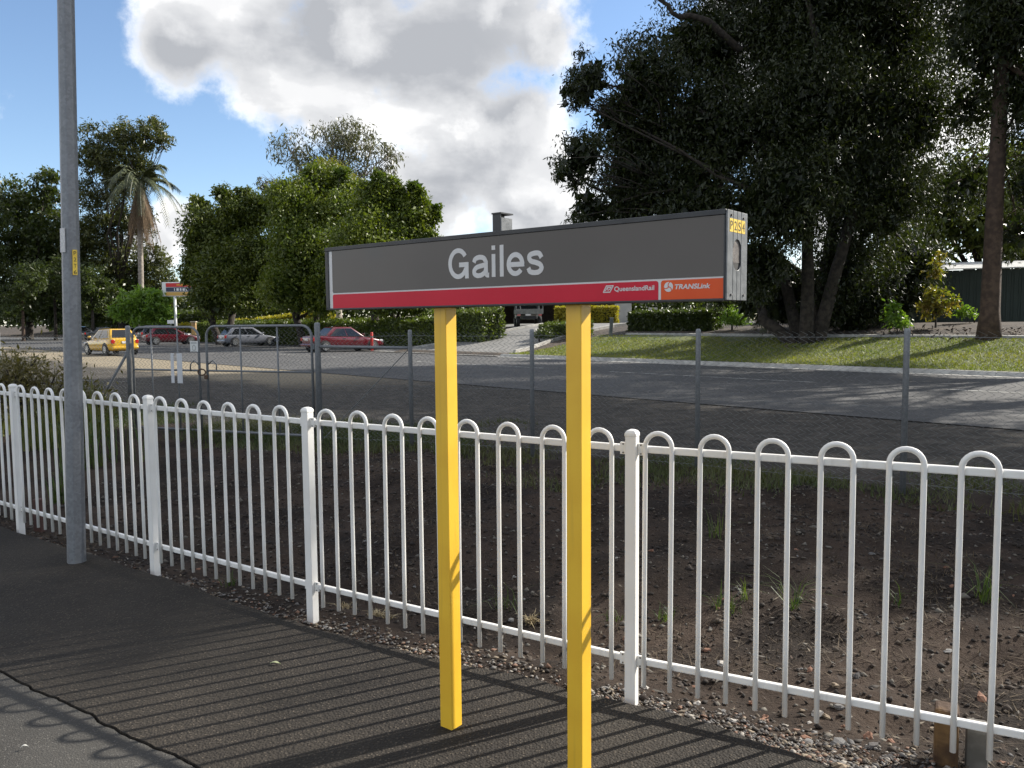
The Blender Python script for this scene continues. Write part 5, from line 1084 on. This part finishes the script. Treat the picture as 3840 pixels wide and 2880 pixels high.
G_LAWN = pmat('grass_blade', (0.085, 0.125, 0.016), (0.19, 0.19, 0.040), .6, attr=True, trans=.25)
G_DRY = pmat('dry_verge_grass', (0.030, 0.055, 0.011), (0.085, 0.085, 0.032), .7, attr=True, trans=.2)
# verge grass either side of the chain-link fence
n = 110000; x = rng.uniform(-9, 9, n); d = rng.uniform(3.4, 8.2, n); y = (d+3.27-.532*x)/.847; u, v = uv(x, y)
msk = fbm(x*.55, y*.55, 4, 21)+.30*np.exp(-((d-5.0)/1.1)**2)-.10*ss(d, 6, 8); k_ = (msk > .60+.14*rng.random(n)) & (u < U0-.4) & (u > 0)
x, y = x[k_], y[k_]; grass('verge_grass', 'patchy grass growing along the chain-link fence', np.stack([x, y, dirt(x, y)], -1), .075, .012, G_DRY, .7)
n = 52000; u = rng.uniform(U1+.2, 32.1, n); v = rng.uniform(-12, DV0-.3, n); x, y = xy(u, v); k_ = fbm(x*.5, y*.5, 3, 31)+.25*(1-ss(u, 29, 32)) > .36; x, y = x[k_], y[k_]
grass('bank_grass', 'short mown grass covering the bank above the kerb', np.stack([x, y, ter(x, y)+.01], -1), .07, .035, G_LAWN, .5)
n = 60000; x = rng.uniform(-7, 6.5, n); d = rng.uniform(-.05, 4.6, n); y = (d+3.27-.532*x)/.847; msk = fbm(x*1.1, y*1.1, 4, 51); k_ = (msk > .56+.10*rng.random(n)) & (y > np.interp(x, [p_[0] for p_ in EDGE], [p_[1] for p_ in EDGE])+.02)
x, y = x[k_], y[k_]; grass('dead_grass', 'matted dead grass in patches over the bare dirt', np.stack([x, y, dirt(x, y)-.004], -1), .035, .006, pmat('dead_grass_blade', (0.040, 0.028, 0.018), (0.12, 0.088, 0.052), .9, attr=True), 1.6)
# leaf litter on the bank under the trees
n = 6000; u = rng.uniform(28, 34.5, n); v = rng.uniform(-16, 26, n); x, y = xy(u, v); k_ = fbm(x*.4, y*.4, 3, 77)+.25*ss(u, 30, 33)-.02*v > .45; x, y = x[k_], y[k_]
P = np.stack([x, y, ter(x, y)+.05], -1); V, F = leaves(P, .15, .4, 0)
tag(link('bank_litter', npmesh('bank_litter', V, F, rng.random(len(F))), bpy.data.materials['litter_leaves']), 'brown fallen leaves heaped at the top of the grass bank', kind='stuff')

# single weeds
W_GREEN = pmat('weed_green', (0.032, 0.060, 0.011), (0.075, 0.105, 0.022), .55, 8, trans=.3); W_DRY = pmat('dry_weed', (0.26, 0.20, 0.11), (0.38, 0.31, 0.18), .8, 8); W_TALL = pmat('tall_weed', (0.08, 0.10, 0.022), (0.16, 0.16, 0.05), .6, 8, trans=.3)
def tuft(name, label, x, y, h, n, r, m, wd=.0055, lean=.85, z=None, group=None, cat='weed'):
    P = np.stack([x+rng.normal(size=n).clip(-1.5, 1.5)*r, y+rng.normal(size=n).clip(-1.5, 1.5)*r, np.zeros(n)], -1); P[:, 2] = dirt(P[:, 0], P[:, 1])-.01
    V, F = blades(P, h, wd, lean); V = V.reshape(-1, 3)
    me = bpy.data.meshes.new(name); Fl = [tuple(f) if len(set(f)) == 4 else tuple(dict.fromkeys(f)) for f in F.tolist()]; me.from_pydata(V.tolist(), [], Fl); me.update()
    return tag(link(name, me, m), label, cat, group)
G = 'weeds in the dirt behind the white fence'
for px, py, h, n, r, m, lb in [(2975, 2440, .24, 26, .025, W_GREEN, 'drooping clump of long weed blades on the dirt'), (2790, 2250, .13, 14, .014, W_GREEN, 'single thin upright bright weed on the dirt'), (2690, 2290, .13, 16, .02, W_GREEN, 'small spreading weed beside a thin upright one'),
                               (3690, 2530, .20, 34, .03, W_GREEN, 'lush bright weed by the timber stump'), (2495, 2420, .08, 40, .03, W_GREEN, 'flat mat of weed at the edge of the drain'), (2750, 2480, .09, 18, .03, W_GREEN, 'tiny weed sprouting by the bottom rail'),
                               (2300, 2350, .08, 20, .03, W_GREEN, 'short weed growing behind the second yellow post'), (1900, 2290, .15, 24, .05, W_GREEN, 'grassy weed between the two yellow posts'), (860, 2205, .08, 18, .025, W_GREEN, 'little green tuft at the asphalt edge under the fence'), (3350, 2370, .12, 14, .03, W_GREEN, 'pale thin weed among the stones'), (2690, 2020, .2, 20, .04, W_GREEN, 'dark weed high on the dirt slope')]:
    q = hit(px, py, dirt); tuft('weed', lb, q[0], q[1], h, n, r, m)
for px, py, lb in [(1430, 2330, 'large dry straw clump at the foot of the fence'), (1290, 2290, 'small dry straw clump beside the fence post'), (1990, 2500, 'thin dry tuft at the asphalt edge')]:
    q = hit(px, py, dirt); tuft('dry_grass_clump', lb, q[0], q[1], .05, 150 if 'large' in lb else 60, .035 if 'large' in lb else .02, W_DRY, .006, 1.2, cat='grass clump')
# bushy weeds by the left chain-link fence
for x, y, h, n, r, lb in [(-6.3, 11.3, .55, 800, .3, 'olive seeding grass between the weed bush and the gate'), (-8.6, 12.3, .75, 1300, .5, 'tall seeding weeds at the bend of the chain-link fence'), (-5.35, 9.9, .55, 90, .16, 'bright green tall grass clump behind the light pole'), (-5.0, 10.3, .75, 40, .22, 'thin tall stalks beside the bright grass clump'), (-4.6, 8.2, .3, 90, .08, 'low green weeds on the slope behind the light pole')]:
    m = W_TALL if n > 500 else W_GREEN; tuft('tall_weed', lb, x, y, h, n, r, m, .016, .45)
L_WEED = leafmat('leaf_weed', (0.055, 0.050, 0.018), (0.13, 0.11, 0.045), 0.25)
tree('weed_bush', 'broad brownish olive weed bush reaching up the chain-link fence', (-7.1, 11.6, float(dirt(-7.1, 11.6))), [(np.array([-7.1+dx, 11.6+dy, z_]), r_, 1.0) for dx, dy, z_, r_ in ((0, 0, .75, .5), (.55, .1, .65, .45), (-.6, .2, .8, .5), (-1.2, .5, .85, .45), (.2, -.2, 1.0, .3), (-.8, .2, 1.1, .28), (.95, .1, .5, .35))], 9000, 0.075, L_WEED, tr=0.05, fork=0.2, aspect=0.3, droop=-.2, cat='bush', twigs=8, per=25)
# timber stump and concrete block under the fence, short brown stake, leaf on the platform
q = hit(3610, 2860, dirt); ST_ = empty('timber_stump', (q[0], q[1], float(dirt(q[0], q[1]))))
e, L = fdir(5); n_ = np.array([-e[1], e[0]]); c = fence_pt(1.24, .12)
MB().box((c[0], c[1], .0), (.085, .10, .34), [(e[0], e[1], 0), (n_[0], n_[1], 0), (0, 0, 1)]).build('stump', pmat('rotten_timber', (0.045, 0.022, 0.010), (0.15, 0.085, 0.032), .9, 9, bump=.8, bscale=30), ST_, bevel=.012)
c2 = fence_pt(1.345, .145); MB().box((c2[0], c2[1], -.03), (.075, .11, .28), [(e[0], e[1], 0), (n_[0], n_[1], 0), (0, 0, 1)])  .build('concrete_pad', pmat('grimy_concrete', (0.085, 0.080, 0.070), (0.14, 0.13, 0.115), .9, 12), ST_, bevel=.012)
tag(ST_, 'short brown timber stump with a concrete pad under the bottom rail', 'stump')
q = hit(150, 1995, dirt); MB().box((q[0], q[1], .0), (.07, .07, .30)).build('stake', pmat('brown_stake', (0.07, 0.035, 0.03), (0.10, 0.05, 0.04), .8, 9), None, bevel=.006); tag(bpy.data.objects['stake'], 'short dark brown stake behind the fence near the light pole', 'stake')
def ground_pt(px, py):
    d = ray(px, py); return np.array([0, 0, HC])+d*(-HC)/d[2]
for px, py, L_, rz, nm, m, lb in [(1032, 2493, .055, -.15, 'fallen_leaf', pmat('pale_leaf', (0.36, 0.38, 0.22), None, .6), 'pale green leaf lying on the dark asphalt'), (92, 2808, .03, .3, 'fallen_leaf', pmat('white_leaf', (0.55, 0.54, 0.50), None, .7), 'tiny pale scrap on the worn platform asphalt')]:
    q = ground_pt(px, py); N = 8; vv = []; w2 = L_*.17
    for i in range(N+1):
        s = i/N; wv = w2*math.sin(math.pi*min(max(s, .04), .96)); cx_, cy_ = q[0]+(s-.5)*L_*math.cos(rz), q[1]+(s-.5)*L_*math.sin(rz); zz = .004+.008*math.sin(math.pi*s)
        vv += [(cx_-math.sin(rz)*wv, cy_+math.cos(rz)*wv, zz+.004), (cx_, cy_, zz), (cx_+math.sin(rz)*wv, cy_-math.cos(rz)*wv, zz+.004)]
    fc = [(i*3+k_, i*3+k_+1, i*3+k_+4, i*3+k_+3) for i in range(N) for k_ in (0, 1)]
    tag(MB().add(vv, fc).build(nm, m), lb, 'leaf')
for o in bpy.data.objects:
    if '_local' in o.keys(): del o['_local']
